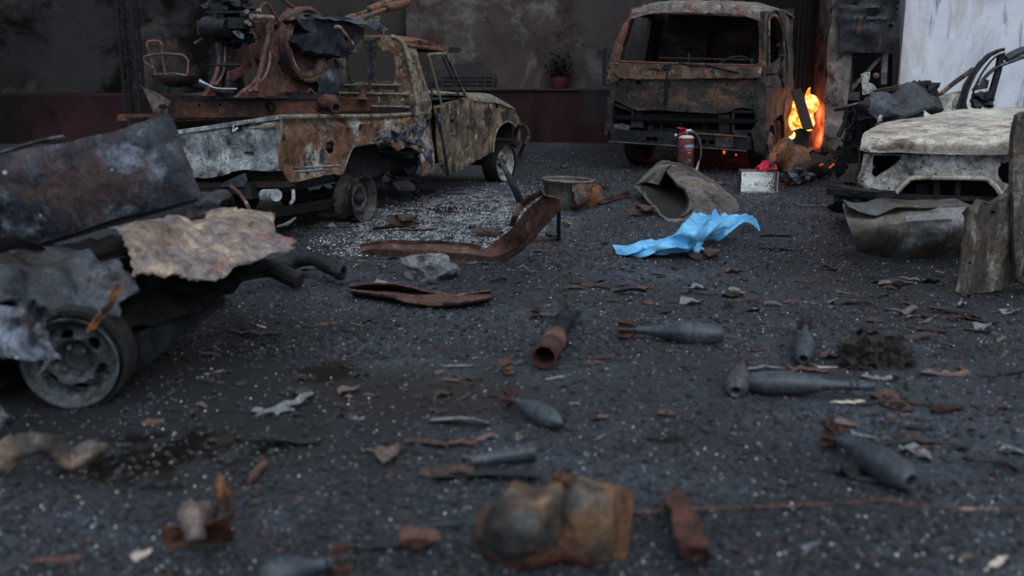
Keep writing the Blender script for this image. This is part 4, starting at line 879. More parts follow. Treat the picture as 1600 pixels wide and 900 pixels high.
# back wall, seats, wheel
zt_ = TF.uv(1060, 5)[1]
CBK = TF.off(1.5)
panel('cab_back_wall', 'truckface', trk, CBK, [(0, .6), (0, zt_-.04), (-Wd, zt_-.04), (-Wd, .6)], uv=True, th=.04, step=.12, dent=.02, seed=23)
panel('back_wall_rib', 'rust_dark', trk, CBK.off(-.05), [(-.15, 1.25), (-.15, 1.62), (-Wd+.6, 1.62), (-Wd+.6, 1.25)], uv=True, th=.03, step=.1, dent=.03, seed=24)
put('cab_floor', MB().box(Tc+tu*(-Wd/2)+tb*.75+Z*.68, (Wd-.08, 1.5, .05), (tu, tb, Z)), 'black', trk, smooth=False)
mb = MB()
for s in (.45, 1.35):
    c = Tc-tu*s+tb*1.05
    mb.tube([c+tu*.25+Z*.9, c+tu*.22+Z*1.5+tb*.1, c-tu*.22+Z*1.5+tb*.1, c-tu*.25+Z*.9], .018, 6, 3)
    mb.box(c+tb*-.1+Z*.95, (.5, .5, .05), (tu, tb, Z))
put('seat_frame', mb, 'rust_dark', trk, smooth=False)
for s in (.32, 1.25):
    c = Tc-tu*s+tb*1.25
    mb = MB().loft([[c+tu*a+Z*z+tb*b for a, b in ((-.16, 0), (.16, 0), (.16, .08), (-.16, .08))] for z in (1.0, 1.35, 1.72, 1.8)], caps=True); put('seat_back', mb, 'char', trk)
c = Tc-tu*.45+tb*.35+Z*1.33; ax = (tb*-.6+Z*.8).normalized(); a2 = ax.cross(tu).normalized()
put('steering_wheel', MB().tube([c+(tu*math.cos(t)+a2*math.sin(t))*.22 for t in [2*PI*i/28 for i in range(29)]], .012, 6).tube([c, c-ax*.35], .02, 8).tube([c+tu*.2, c-tu*.2], .008, 6), 'wheel', trk)
put('dashboard', MB().blob(Tc-tu*Wd/2+tb*.22+Z*1.22, (Wd/2-.06, .14, .1), 3, .5, 3, 5, (tu, tb, Z)), 'char', trk)
put('dash_rail', MB().tube([Tc-tu*.25+tb*.5+Z*1.42, Tc-tu*1.5+tb*.5+Z*1.44], .012, 6).tube([Tc-tu*1.1+tb*.5+Z*1.2, Tc-tu*1.1+tb*.5+Z*1.5], .01, 6), 'wheel', trk)
# chassis, wheels
mb = MB()
for s in (.5, Wd-.5): mb.bar(Tc-tu*s+tb*.1+Z*.5, Tc-tu*s+tb*4.6+Z*.5, .08, .16)
for d in (.2, 1.4, 2.6, 4.2): mb.bar(Tc-tu*.5+tb*d+Z*.5, Tc-tu*(Wd-.5)+tb*d+Z*.5, .08, .1)
put('chassis_frame', mb, 'char', trk, smooth=False)
put('engine_block', MB().blob(Tc-tu*Wd/2+tb*.9+Z*.6, (.35, .5, .22), 3, .4, 2, 3, (tu, tb, Z)), 'char', trk)
def truck_wheel(s, d, ax, k):
    c = Tc-tu*s+tb*d; c.z = .36
    w = put('wheel', MB().lathe([(-.1, .27), (-.12, .33), (-.09, .36), (.09, .36), (.12, .33), (.1, .27)], c, ax, 36), 'tyre', trk, th=.02)
    put('wheel_disc', MB().lathe([(.1, .27), (.1, .245), (.05, .22), (.03, .12), (.08, .1), (.1, .06), (.1, .001)], c, ax, 32), 'wheel', w, th=.01)
    put('wheel_nut', MB().lathe([(.08, .15), (.1, .14), (.1, .1)], c, ax, 8), 'wheel', w)
truck_wheel(.12, .72, tu, 0); truck_wheel(Wd-.14, .72, -tu, 1); truck_wheel(.16, 3.7, tu, 2); truck_wheel(Wd-.16, 3.7, -tu, 3)
put('front_axle', MB().tube([Tc-tu*.2+tb*.72+Z*.36, Tc-tu*(Wd-.2)+tb*.72+Z*.36], .05, 10), 'char', trk)
# cargo body
cb0 = Tc+tb*1.75-tu*Wd/2
cg = put('cargo_body', MB().box(cb0+tb*1.3+Z*1.55, (Wd-.04, 2.6, 1.7), (tu, tb, Z)), 'black', trk, smooth=False)
mb = MB()
for k in range(9): mb.bar(TS.pos(1.8+k*.3, .75, .0), TS.pos(1.8+k*.3, 2.4, .0), .04, .05, up=tb)
put('body_rib', mb, 'black', trk, smooth=False)
put('side_guard', MB().bar(TS.pos(1.75, .68, .02), TS.pos(4.3, .68, .02), .06, .12), 'char', trk, smooth=False)
# leaning door leaf and torn sheets by the fire
q1, q2 = A(1247, 158, 13.3), A(1262, 202, 13.1)
o = put('charred_board', MB().bar(A(1244, 140, 13.5), A(1263, 202, 13.2), .13, .03, up=XD), 'rust_dark', smooth=False)
tag(o, 'charred dark board hanging aslant in front of the flames', 'board')
o.parent = trk; o.location = ORG[o]-ORG[trk]
for kk in ('label', 'category'): del o[kk]
panel('charred_sheet', 'char', trk, Pl(A(1250, 215, 13.3), (1, .2, 0)), [(1238, 204), (1252, 200), (1264, 206), (1265, 228), (1256, 238), (1240, 240), (1236, 222)], th=.02, step=.05, dent=.04, df=6, seed=3)

# ---------------------------------------------------------------- fire
fz = A(1255, 200, 13.8)
fr0 = Vector((fz.x, 13.9, 0))
fire = thing('fire', 'bright orange flames burning between the truck and the crumbled pillar', 'fire', G(1258, 238))
def flame(pts, r, Y, k):
    P = [A(x, y, Y+.05*math.sin(i*2+k)) for i, (x, y) in enumerate(pts)]
    return put('flame_tongue', MB().tube(P, r, 10, 5, flat=.6), 'flame', fire, jit=.045, jf=6)
flame([(1252, 232), (1247, 210), (1243, 190), (1246, 172), (1241, 158)], [.02, .04, .09, .08, .05, .005], 14.0, 1)
flame([(1254, 215), (1252, 196), (1250, 184), (1247, 172), (1244, 165)], [.04, .09, .06, .03, .004], 13.9, 2)
flame([(1266, 205), (1267, 188), (1264, 172), (1267, 158), (1263, 147), (1266, 137)], [.02, .04, .06, .10, .08, .03, .004], 14.1, 3)
flame([(1269, 176), (1272, 165), (1268, 155), (1273, 148)], [.02, .05, .04, .004], 14.2, 4)
flame([(1231, 222), (1234, 216), (1238, 212), (1241, 206)], [.03, .06, .05, .004], 13.1, 5)
flame([(1243, 206), (1245, 200), (1243, 194)], [.05, .06, .03], 13.95, 6)
put('ember_bed', MB().blob(G(1225, 236)+Z*.1, (.18, .2, .06), 3, .5, 2, 4), 'ember', fire)
put('ember_bed', MB().blob(G(1131, 241)+Z*.03, (.015, .015, .025), 2, .8, 3, 4).blob(G(1150, 244)+Z*.02, (.012, .012, .015), 2, .8, 3, 5), 'ember', fire)
def plight(loc, e, r=.2, c=(1, .32, .08)):
    d = bpy.data.lights.new('fire_light', 'POINT'); d.energy = e; d.shadow_soft_size = r; d.color = c
    o = bpy.data.objects.new('fire_light', d); COL.objects.link(o); o.location = loc; return o
plight(A(1268, 178, 15.1), 24, .15, (1, .14, .04)); plight(A(1276, 215, 15.0), 16, .1, (1, .13, .04)); 
# smoke in the gap
def smoke(name, c, size, dens, colr, label, emi=0.0, sc=1.3):
    m = bpy.data.materials.new(name); m.use_nodes = True; nt = m.node_tree; nt.nodes.clear()
    out = nt.nodes.new('ShaderNodeOutputMaterial'); pv = nt.nodes.new('ShaderNodeVolumePrincipled'); nt.links.new(pv.outputs[0], out.inputs['Volume'])
    t = nt.nodes.new('ShaderNodeTexCoord'); n = nz(nt, t.outputs['Object'], sc, 3, .5, .4)
    mr = nt.nodes.new('ShaderNodeMapRange'); nt.links.new(n, mr.inputs[0]); mr.inputs[1].default_value = .35; mr.inputs[2].default_value = .7; mr.inputs[3].default_value = dens*.25; mr.inputs[4].default_value = dens
    nt.links.new(mr.outputs[0], pv.inputs['Density']); pv.inputs['Color'].default_value = colr; pv.inputs['Anisotropy'].default_value = .2
    o = put(name, MB().box(c, size), m, smooth=False); tag(o, label, 'smoke', kind='stuff'); return o
a = A(1268, 60, 14.6)
smoke('smoke', (3.4, 16.5, 2.5), (4.6, 2.6, 4.2), .26, (.16, .17, .19, 1), 'thin grey smoke rising over the fire beside the truck')

# heap of orange brown sheets right of the truck
hp = thing('burnt_sheet_heap', 'crumpled orange brown sheet metal heap below the flames right of the truck', 'sheet heap', G(1240, 275))
sheet('sheet_fold', 'orangecloth', hp, [[G(1196, 262, .05), G(1200, 264, .3), A(1212, 228, 12.6)], [G(1215, 278, .05), A(1226, 240, 12.3), A(1231, 214, 12.5)], [G(1232, 284, .02), A(1245, 250, 12.2), A(1240, 224, 12.5)], [G(1262, 275, .02), G(1264, 262, .18), A(1262, 232, 12.8)]], k=6, jit=.06, jf=5, rag=.01, th=.01)
sheet('sheet_fold', 'rust_dark', hp, [[G(1240, 285, .03), A(1248, 262, 12.0), A(1250, 246, 12.5)], [G(1270, 282, .02), A(1278, 262, 12.2), A(1280, 244, 12.8)], [G(1306, 266, .03), G(1306, 256, .12), G(1300, 245, .2)]], k=6, jit=.07, jf=5, rag=.01, th=.01)
put('silver_lump', MB().blob(A(1246, 272, 11.9), (.14, .1, .07), 3, .5, 2, 9), 'melt', hp)
put('glowing_edge', MB().tube([A(1271, 266, 12.2), A(1282, 258, 12.3), A(1286, 256, 12.3)], .008, 6).tube([A(1296, 262, 12.2), A(1303, 256, 12.3)], .01, 6), 'ember', hp)
mb = MB(); rnd = random.Random(8)
for k in range(46):
    g = G(rnd.uniform(1252, 1325), rnd.uniform(232, 262)); mb.blob(g+Z*rnd.uniform(.0, .12), (rnd.uniform(.05, .18), rnd.uniform(.05, .15), rnd.uniform(.03, .09)), 2, .6, 2, k)
tag(put('charred_rubble', mb, 'black'), 'black charred rubble heaped at the foot of the crumbled pillar', 'rubble', kind='stuff')

# ================================================================ things in the middle of the yard
# fire extinguisher
eb = G(1070, 274); 
ex = thing('fire_extinguisher', 'soot stained red fire extinguisher standing in front of the truck', 'fire extinguisher', eb)
s_ = (A(1070, 212, eb.y).z)/.49
r_ = 12.6/F*eb.y*1.0
H_ = A(1070, 211, eb.y).z
put('cylinder', MB().lathe([(0, r_*.9), (.015, r_), (H_*.88, r_), (H_*.94, r_*.93), (H_*.98, r_*.7), (H_*1.0, r_*.3), (H_*1.02, r_*.26), (H_*1.06, r_*.26)], eb+Z*.0, Z, 40, caps=True), 'plasticred', ex)
put('base_ring', MB().lathe([(.0, r_*1.02), (.03, r_*1.02), (.03, r_*.95)], eb, Z, 32), 'gunblack', ex)
put('top_dust', MB().lathe([(H_*.93, r_*.955), (H_*.97, r_*.78), (H_*.995, r_*.4)], eb+Z*.003, Z, 32), 'flk_pale', ex, th=.002)
put('valve', MB().lathe([(H_*1.0, .022), (H_*1.06, .024), (H_*1.07, .016), (H_*1.12, .016)], eb, Z, 16, caps=True).bar(eb+Z*H_*1.09-X*.02, eb+Z*H_*1.09+X*.09, .02, .02), 'chrome', ex)
hzz = eb+Z*H_*1.1
put('handle', MB().bar(A(1075, 204, eb.y), A(1058, 199, eb.y), .02, .014).bar(A(1073, 203, eb.y), A(1066, 201, eb.y), .02, .03), 'red', ex, smooth=False)
put('carry_grip', MB().bar(A(1075, 204, eb.y), A(1059, 211, eb.y), .02, .012), 'red', ex, smooth=False)
put('gauge', MB().lathe([(-.01, .014), (.01, .016), (.012, .001)], A(1056, 211, eb.y), (-.2, -1, .2), 14, caps=True), 'chrome', ex)
put('hose', MB().tube([A(x, y, eb.y) for x, y in ((1075, 203), (1083, 205), (1091, 214), (1095, 228), (1095, 244), (1092, 254))], .0115, 10, 5), 'hose', ex)
put('hose_coupling', MB().tube([A(1072, 204, eb.y), A(1080, 203.5, eb.y)], .016, 8), 'chrome', ex)
put('nozzle', MB().tube([A(1092, 252, eb.y), A(1090, 260, eb.y), A(1087, 269, eb.y)], [.012, .018, .03], 12), 'chrome', ex)
def curved(name, m, u0, u1, z0, z1, dr=.002):
    rows = []
    for z in (z0, (z0+z1)/2, z1):
        rows.append([eb+Vector(((r_+dr)*math.sin(u0+(u1-u0)*i/6), -(r_+dr)*math.cos(u0+(u1-u0)*i/6), z)) for i in range(7)])
    vs = [q for r in rows for q in r]; fs = [(j*7+i, j*7+i+1, (j+1)*7+i+1, (j+1)*7+i) for j in range(2) for i in range(6)]
    return link(name, vs, fs, m, ex, th=.001)
zz = lambda y: A(1070, y, eb.y-r_).z
curved('label_band', 'labelblue', -.35, 1.0, zz(231.5), zz(226))
def text(name, s, size, m, parent, mw, bend=None):
    cu = bpy.data.curves.new(name, 'FONT'); cu.body = s; cu.size = size; cu.extrude = .0006; cu.align_x = 'CENTER'; cu.align_y = 'CENTER'
    o = bpy.data.objects.new(name, cu); COL.objects.link(o); dg = bpy.context.evaluated_depsgraph_get(); dg.update()
    me = bpy.data.meshes.new_from_object(o.evaluated_get(dg)); vs = [v.co.copy() for v in me.vertices]; fs = [tuple(p.vertices) for p in me.polygons]
    bpy.data.objects.remove(o); bpy.data.meshes.remove(me)
    return link(name, [mw(v) for v in vs], fs, m, parent, smooth=False)
def oncyl(z0, u0): return lambda v: eb+Vector(((r_+.005+v.z)*math.sin(u0+v.x/r_), -(r_+.005+v.z)*math.cos(u0+v.x/r_), z0+v.y))
text('lettering', 'SERES', .044, 'labelwhite', ex, oncyl(zz(228.7), .30))
curved('label_line', 'flk_pale', -.1, .75, zz(234.3), zz(233.6))
text('lettering', 'ABC', .03, 'flk_pale', ex, oncyl(zz(238.8), .30))

# silver box
bx0 = G(1187, 302); by = bx0.y-.0
xa, xb = A(1158, 285, by).x, A(1211, 285, by).x; zb = A(1185, 269, by).z
bt = thing('silver_box', 'dented shiny silver box with a sooty corner standing below the truck wheel', 'box', (bx0.x, by+.12, 0))
PB = Pl((xa, by, 0), (1, .03, 0)); w_ = xb-xa
panel('front_face', 'boxface', bt, PB, [(0, .005), (w_, .005), (w_, zb), (0, zb)], uv=True, th=.008, step=.02, dent=.014, df=9, seed=2)
panel('side_face', 'boxside', bt, Pl((xb, by, 0), (.12, .5, 0)), [(0.004, .005), (.3, .005), (.3, zb), (0.004, zb)], uv=True, th=.008, step=.04, dent=.004, df=10, seed=3)
sheet('top_face', 'boxside', bt, [[(xa, by+.01, zb), ((xa+xb)/2, by+.01, zb), (xb, by+.02, zb)], [(xa+.02, by+.15, zb-.005), ((xa+xb)/2, by+.15, zb), (xb+.02, by+.15, zb)], [(xa+.04, by+.3, zb), ((xa+xb)/2, by+.3, zb), (xb+.06, by+.3, zb)]], k=3, th=.006, jit=.003)
put('edge_strip', MB().bar((xb+.025, by-.005, .005), (xb+.025, by-.005, zb+.01), .012, .02).bar((xa, by-.008, .012), (xb, by-.008, .012), .01, .02), 'chrome', bt, smooth=False)
panel('far_faces', 'boxside', bt, Pl((xa+.03, by+.29, 0), (1, 0, 0)), [(0, .005), (w_+.03, .005), (w_+.03, zb-.01), (0, zb-.01)], uv=True, th=.008, step=.08, seed=2)
o = sheet('red_cloth', 'redcloth', None, [[A(1178, 268, by+.06), A(1184, 262, by+.06), A(1190, 266, by+.05), A(1200, 268, by+.05), A(1212, 266, by+.05)], [A(1184, 262, by+.12), A(1190, 253, by+.12), A(1198, 250, by+.12), A(1205, 256, by+.12), A(1213, 258, by+.12)], [A(1188, 266, by+.2), A(1192, 258, by+.2), A(1200, 254, by+.2), A(1208, 260, by+.2), A(1214, 262, by+.2)]], k=7, th=.006, jit=.03, jf=16)
tag(o, 'crumpled bright red cloth lying on top of the silver box', 'cloth')

# bent duct piece
dt = thing('bent_duct', 'bent grey brown sheet metal duct with a dark open mouth in front of the extinguisher', 'duct', G(1085, 345))
def d3(px, py, Y): return A(px, py, Y)
g1 = G(1045, 346); Yn = g1.y
sec = [
 [d3(991, 293, 10.9), d3(1015, 272, 11.0), d3(1040, 266, 10.9), d3(1056, 284, 10.5), d3(1075, 300, 10.1), d3(1077, 328, 9.7), d3(1062, 340, 9.5), d3(1043, 345, 9.35), d3(1018, 318, 10.1)],
 [d3(1015, 270, 11.5), d3(1034, 258, 11.5), d3(1052, 256, 11.3), d3(1075, 268, 10.9), d3(1098, 290, 10.4), d3(1103, 322, 9.8), d3(1088, 338, 9.5), d3(1066, 343, 9.45), d3(1035, 310, 10.6)],
 [d3(1032, 262, 11.9), d3(1050, 253, 11.9), d3(1072, 260, 11.6), d3(1098, 273, 11.2), d3(1128, 296, 10.6), d3(1135, 326, 9.9), d3(1120, 338, 9.6), d3(1090, 340, 9.6), d3(1060, 300, 11.0)],
 [d3(1060, 262, 12.0), d3(1080, 262, 11.9), d3(1102, 274, 11.5), d3(1125, 289, 11.1), d3(1150, 312, 10.5), d3(1161, 336, 9.85), d3(1150, 339, 9.7), d3(1125, 338, 9.8), d3(1090, 300, 11.0)]]
secs = [crom([Vector(p) for p in s+[s[0]]], 5)[:-1] for s in sec]
cols = [crom([s[i] for s in secs], 6) for i in range(len(secs[0]))]
secs = [[c[j] for c in cols] for j in range(len(cols[0]))]
dl = MB().loft(secs)
put('duct_skin', dl, 'duct', dt, th=.012, jit=.02, jf=4)
cc = [sum((Vector(p) for p in s), Vector())/len(s) for s in secs]
put('duct_lining', MB().loft([[c+(p-c)*.88 for p in s] for c, s in zip(cc, secs)]), 'ductin', dt, jit=.02, jf=4, th=.004)
sheet('torn_flap', 'duct', dt, [[d3(989, 292, 10.85), d3(1005, 284, 10.9), d3(1028, 288, 10.7)], [d3(1005, 275, 11.1), d3(1018, 266, 11.1), d3(1040, 264, 10.85)], [d3(1024, 257, 11.5), d3(1034, 254, 11.4), d3(1050, 255, 11.2)]], k=6, th=.01, jit=.012)
panel('hinge_tab', 'duct', dt, Pl(d3(1030, 255, 11.5), (1, 0, 0)), [(1023, 258), (1026, 254), (1036, 250), (1047, 251), (1049, 255), (1036, 258), (1027, 262)], [ell(1031, 256, 1.5, 1.2, 8), ell(1041, 254, 1.2, 1, 8)], th=.01, step=.03, dent=.01)
put('mouth_edge', MB().tube([secs[0][i] for i in range(0, len(secs[0]))]+[secs[0][0]], .012, 6), 'duct', dt, jit=.02, jf=4)

# blue plastic sheet
def g(px, py, z): return G(px, py, z)
rows = [
 [g(958, 388, .01), g(985, 383, .05), g(1010, 377, .05), g(1040, 368, .12), g(1064, 352, .2), g(1082, 338, .22), g(1094, 331, .2)],
 [g(962, 393, .02), g(990, 388, .08), g(1020, 384, .07), g(1052, 372, .16), g(1074, 358, .24), g(1096, 348, .26), g(1112, 331, .24)],
 [g(972, 394, .03), g(1000, 391, .05), g(1030, 386, .1), g(1062, 378, .13), g(1086, 370, .2), g(1104, 354, .2), g(1124, 331, .22)],
 [g(985, 396, .01), g(1010, 396, .05), g(1040, 392, .06), g(1070, 388, .1), g(1090, 376, .12), g(1112, 362, .17), g(1137, 341, .18)],
 [g(1000, 397, .01), g(1022, 398, .02), g(1050, 396, .03), g(1078, 394, .04), g(1098, 380, .05), g(1118, 372, .06), g(1134, 352, .1)]]
o = sheet('plastic_sheet', 'blue', None, rows, k=10, th=.003, jit=.012, jf=5, ang=32, fold=.055)
tag(o, 'crumpled light blue plastic sheet lying on the dark ground', 'plastic sheet')
rows = [
 [g(1096, 352, .2), g(1120, 344, .22), g(1142, 336, .2), g(1160, 334, .2), g(1176, 340, .12), g(1184, 350, .05)],
 [g(1100, 366, .16), g(1122, 358, .15), g(1146, 346, .18), g(1166, 342, .15), g(1180, 350, .06), g(1187, 360, .01)],
 [g(1102, 376, .05), g(1122, 372, .05), g(1136, 364, .1), g(1156, 352, .14), g(1170, 348, .12), g(1183, 358, .02)]]
sheet('sheet_corner', 'blue', o, rows, k=10, th=.003, jit=.012, jf=5, ang=32, fold=.045, seed=3)
mb = MB()
sheet('sheet_fold', 'blue', o, [[g(1072, 392, .02), g(1086, 384, .1), g(1096, 376, .12)], [g(1080, 396, .02), g(1090, 392, .06), g(1098, 388, .05)], [g(1090, 397, .01), g(1095, 396, .03), g(1099, 395, .01)]], k=6, jit=.03, jf=14, ang=70)

# long bent channel
ch = thing('bent_channel', 'long rusty sheet channel bent upward at its right end', 'metal strip', G(720, 395))
back = [g(562, 388, .02), g(600, 383, .06), g(660, 383, .07), g(725, 386, .06), g(752, 390, .05), g(780, 374, .15), g(806, 350, .33), g(830, 322, .5), g(850, 303, .62)]
front = [g(566, 392, .02), g(604, 391, .05), g(668, 394, .05), g(730, 398, .04), g(772, 402, .03), g(805, 387, .12), g(828, 367, .28), g(852, 338, .45), g(877, 312, .58)]
sheet('channel_web', 'channel', ch, [back, front], k=6, th=.008, jit=.01, jf=5, rag=.002)
sheet('channel_flange', 'rust', ch, [front, [p-Z*.06*min(1, max(.2, p.z/.04))+Vector((.005, 0, 0)) for p in front]], k=6, th=.006, jit=.01, jf=5, rag=.002)
sheet('channel_flange', 'rust', ch, [back[:5], [p+Z*.035 for p in back[:5]]], k=6, th=.006, jit=.01, jf=5, rag=.002)
put('end_leg', MB().bar(G(873, 312, .55), G(873, 374, .02), .03, .03).bar(G(873, 374, .02), G(826, 378, .02), .03, .03).bar(G(826, 378, .02), G(804, 374, .02), .02, .03), 'rust', ch, smooth=False)
put('curved_arm', MB().tube([G(800, 352, .25), G(806, 336, .35), G(816, 320, .42), G(832, 308, .5), G(848, 300, .55)], .025, 8, 4, flat=.4), 'channel', ch)
put('leaning_pipe', MB().tube([A(779, 247, 11.0), A(793, 272, 10.3), G(812, 312, .03)], [.018, .03, .042], 10, 3), 'shell')
tag(bpy.data.objects['leaning_pipe'], 'dark burnt pipe leaning from the pickup front wheel to the ground', 'pipe')

# rusty gutter shaped strip
o = sheet('gutter_strip', 'channel', None, [[g(544, 446, .06), g(590, 441, .12), g(640, 448, .1), g(690, 460, .03), g(730, 458, .05), g(768, 452, .08)],
     [g(552, 452, .02), g(600, 452, .02), g(650, 458, .02), g(700, 465, .02), g(735, 463, .02), g(768, 460, .02)],
     [g(550, 455, .05), g(600, 462, .05), g(645, 470, .05), g(690, 474, .05), g(730, 470, .06), g(766, 464, .06)],
     [g(552, 457, .0), g(602, 465, .0), g(645, 475, .0), g(690, 478, .0), g(730, 474, .0), g(766, 468, .0)]], k=6, th=.01, jit=.012, rag=.003)
tag(o, 'rusty gutter shaped metal strip lying below the grey rock lump', 'metal strip')
# grey lump
bmk = MB()
P0 = G(672, 436)
bmk.blob(P0+Z*.06+Vector((0, .05, 0)), (.2, .13, .1), 3, .35, 1.0, 12, (Vector((.95, -.25, -.05)), Vector((.25, .95, 0)), Z))
o = put('concrete_lump', bmk, 'concrete', ang=25); tag(o, 'pale grey angular lump lying in front of the long bent channel', 'lump')

# loose rim with orange side
dq = G(898, 322)
t = thing('wheel_rim', 'loose burnt wheel rim half buried behind the bent channel', 'wheel rim', G(890, 322))
c = G(885, 322); ax = Vector((.04, .03, .99)).normalized(); 
put('rim_barrel', MB().lathe([(-.01, .27), (.02, .275), (.035, .25), (.1, .235), (.2, .235), (.23, .26), (.25, .275), (.262, .27), (.25, .255)], c+Z*.01, ax, 48), 'wheel', t, th=.01)
put('rim_lip', MB().lathe([(.25, .262), (.262, .27), (.27, .262)], c+Z*.01, ax, 48), 'cabpale', t, th=.006)
o = sheet('bent_orange_plate', 'orange', None, [[g(892, 322, .02), g(900, 320, .12), A(892, 290, c.y-.25)], [g(918, 323, .02), g(920, 312, .1), A(920, 287, c.y-.2)], [g(938, 320, .02), g(940, 312, .08), A(936, 289, c.y-.05)]], k=6, jit=.02, jf=8)
tag(o, 'curved steel plate scorched orange and blue leaning on the loose wheel rim', 'plate')
o = put('angle_strip', MB().bar(G(936, 318, .02), G(982, 304, .03), .05, .01).bar(G(936, 318, .02)+Z*.02, G(982, 304, .03)+Z*.02, .01, .04), 'rust', smooth=False)
tag(o, 'short rusty angle strip lying right of the loose wheel rim', 'metal strip')
# ================================================================ burnt grey car at the right
sv = thing('burnt_car', 'burnt out grey car front with bent bonnet and empty lamp hole at right edge', 'car', G(1480, 420)+Vector((.4, 2.4, 0)))
YC = 8.5
SF = Pl(A(1420, 260, YC), (1, -.10, 0))
def sf(x, y, w=0): return SF.pos(*SF.uv(x, y), w)
fas = [(1350, 240), (1400, 241), (1470, 241), (1560, 242), (1640, 243), (1640, 330), (1600, 325), (1585, 318), (1566, 306), (1557, 292), (1546, 281), (1536, 277), (1480, 276), (1427, 276), (1415, 282), (1406, 291), (1398, 301), (1378, 297), (1359, 293), (1345, 285), (1346, 262)]
panel('front_fascia', 'suv', sv, SF, fas, [[(1364, 243), (1400, 243), (1409, 247), (1400, 256), (1386, 267), (1369, 278), (1362, 272)], [(1559, 262), (1564, 256), (1574, 253), (1588, 254), (1600, 262), (1600, 282), (1580, 290), (1566, 284), (1559, 274)]],
      th=.03, step=.05, dent=.012, df=4, bullets=26, br=(.004, .01), jag=.003, seed=51, bulge=lambda u, v: .03*math.exp(-((v-.63)/.03)**2))
put('grille_arch', MB().tube([sf(x, y, .02) for x, y in ((1399, 301), (1407, 292), (1416, 283), (1428, 277), (1480, 277), (1536, 278), (1546, 283), (1557, 294), (1567, 307), (1600, 322))], .022, 8, 2), 'suvhood', sv)
panel('grille_inner', 'black', sv, SF.off(.35), [(1355, 240), (1640, 240), (1640, 400), (1355, 360)], th=.03, step=.15, seed=2)
put('grille_strut', MB().bar(sf(1470, 280, -.15), sf(1472, 330, -.15), .05, .05).bar(sf(1505, 278, -.12), sf(1500, 330, -.12), .04, .04).bar(sf(1400, 308, -.1), sf(1560, 314, -.1), .04, .04), 'char', sv, smooth=False)
put('lamp_bracket', MB().tube([sf(1362, 241, .0), sf(1352, 256, .03), sf(1344, 270, .03), sf(1341, 284, .02), sf(1358, 296, .02)], .014, 6, 2).bar(sf(1348, 262, .02), sf(1366, 246, -.05), .02, .02).bar(sf(1345, 274, .02), sf(1370, 262, -.1), .02, .02), 'cabpale', sv)
# bonnet
hy = YC
def hh(px, py, Y): return A(px, py, Y)
rows = [
 [hh(1344, 236, 8.5), hh(1362, 239, 8.42), hh(1410, 240, 8.36), hh(1470, 240, 8.32), hh(1540, 241, 8.26), hh(1600, 242, 8.2), hh(1660, 243, 8.15)],
 [hh(1344, 232, 8.52), hh(1362, 226, 8.42), hh(1410, 219, 8.36), hh(1470, 218, 8.32), hh(1540, 217, 8.26), hh(1600, 214, 8.2), hh(1660, 214, 8.15)],
 [hh(1346, 218, 8.62), hh(1366, 210, 8.65), hh(1410, 206, 8.7), hh(1470, 204, 8.7), hh(1540, 201, 8.65), hh(1600, 198, 8.6), hh(1660, 198, 8.55)],
 [hh(1353, 205, 8.9), hh(1375, 197, 9.0), hh(1412, 194, 9.05), hh(1470, 190, 9.1), hh(1540, 186, 9.1), hh(1600, 184, 9.1), hh(1660, 184, 9.1)],
 [hh(1372, 196, 9.3), hh(1392, 190, 9.5), hh(1420, 186, 9.6), hh(1478, 178, 9.6), hh(1545, 174, 9.7), hh(1600, 173, 9.8), hh(1660, 173, 9.8)],
 [hh(1380, 194, 9.5), hh(1398, 189, 9.8), hh(1440, 184, 10.0), hh(1484, 173, 10.1), hh(1545, 169, 10.3), hh(1600, 168, 10.4), hh(1660, 168, 10.4)]]
sheet('bonnet', 'suvhood', sv, rows, k=5, th=.02, jit=.015, jf=4, ang=60)
panel('bonnet_lip', 'suv', sv, SF.off(-.13), [(1355, 232), (1375, 222), (1410, 219), (1480, 218), (1560, 216), (1640, 214), (1640, 240), (1560, 239), (1480, 239), (1400, 239), (1360, 238)], th=.015, step=.05, dent=.006, df=5, bullets=10, br=(.003, .008), seed=52)
panel('cowl_flap', 'suv', sv, Pl(A(1465, 180, 9.6), (1, -.1, 0)), [(1443, 196), (1444, 172), (1452, 178), (1463, 182), (1484, 176), (1483, 190), (1470, 195)], th=.01, step=.04, dent=.02)
# front corner wing, wheel arch lining and black crash bar
panel('side_wing', 'char', sv, Pl(A(1345, 250, 8.55), (-.28, 1, 0)), [(0, .4), (0, .92), (.3, .98), (.9, 1.0), (1.2, .98), (1.2, .5), (1.0, .45), (.95, .6), (.6, .72), (.25, .6), (.15, .4)], uv=True, th=.02, step=.08, dent=.03) if False else None
PW = Pl(Vector((A(1347, 250, 8.55).x, 8.55, 0)), (.42, 1, 0))
panel('side_wing', 'rust_dark', sv, PW, [(0, .35), (0, .74), (.4, .8), (1.2, .82), (2.0, .85), (2.0, .35), (1.45, .35), (1.35, .52), (1.0, .6), (.65, .52), (.55, .35)], uv=True, th=.02, step=.08, dent=.03, bullets=6, br=(.006, .014))
put('crash_bar', MB().tube([G(1296, 300, .34), A(1306, 296, 8.7), A(1340, 302, 8.3), A(1384, 306, 8.15)], [.03, .05, .05, .03], 10, 4).bar(A(1306, 298, 8.62), A(1384, 304, 8.1), .2, .05), 'gunblack', sv, smooth=False)
sheet('wing_debris', 'rust_dark', sv, [[A(1307, 290, 8.8), A(1325, 288, 8.7), A(1350, 296, 8.4)], [A(1316, 272, 9.0), A(1332, 270, 8.9), A(1348, 280, 8.7)], [A(1326, 258, 9.3), A(1338, 256, 9.2), A(1350, 262, 8.9)]], k=7, jit=.05, jf=8, rag=.008)
mb = MB()
mb.bar(A(1318, 306, 8.5), G(1318, 345, 0.0)+Z*.12, .16, .1); mb.bar(A(1362, 300, 8.5), A(1366, 330, 8.5), .08, .08)
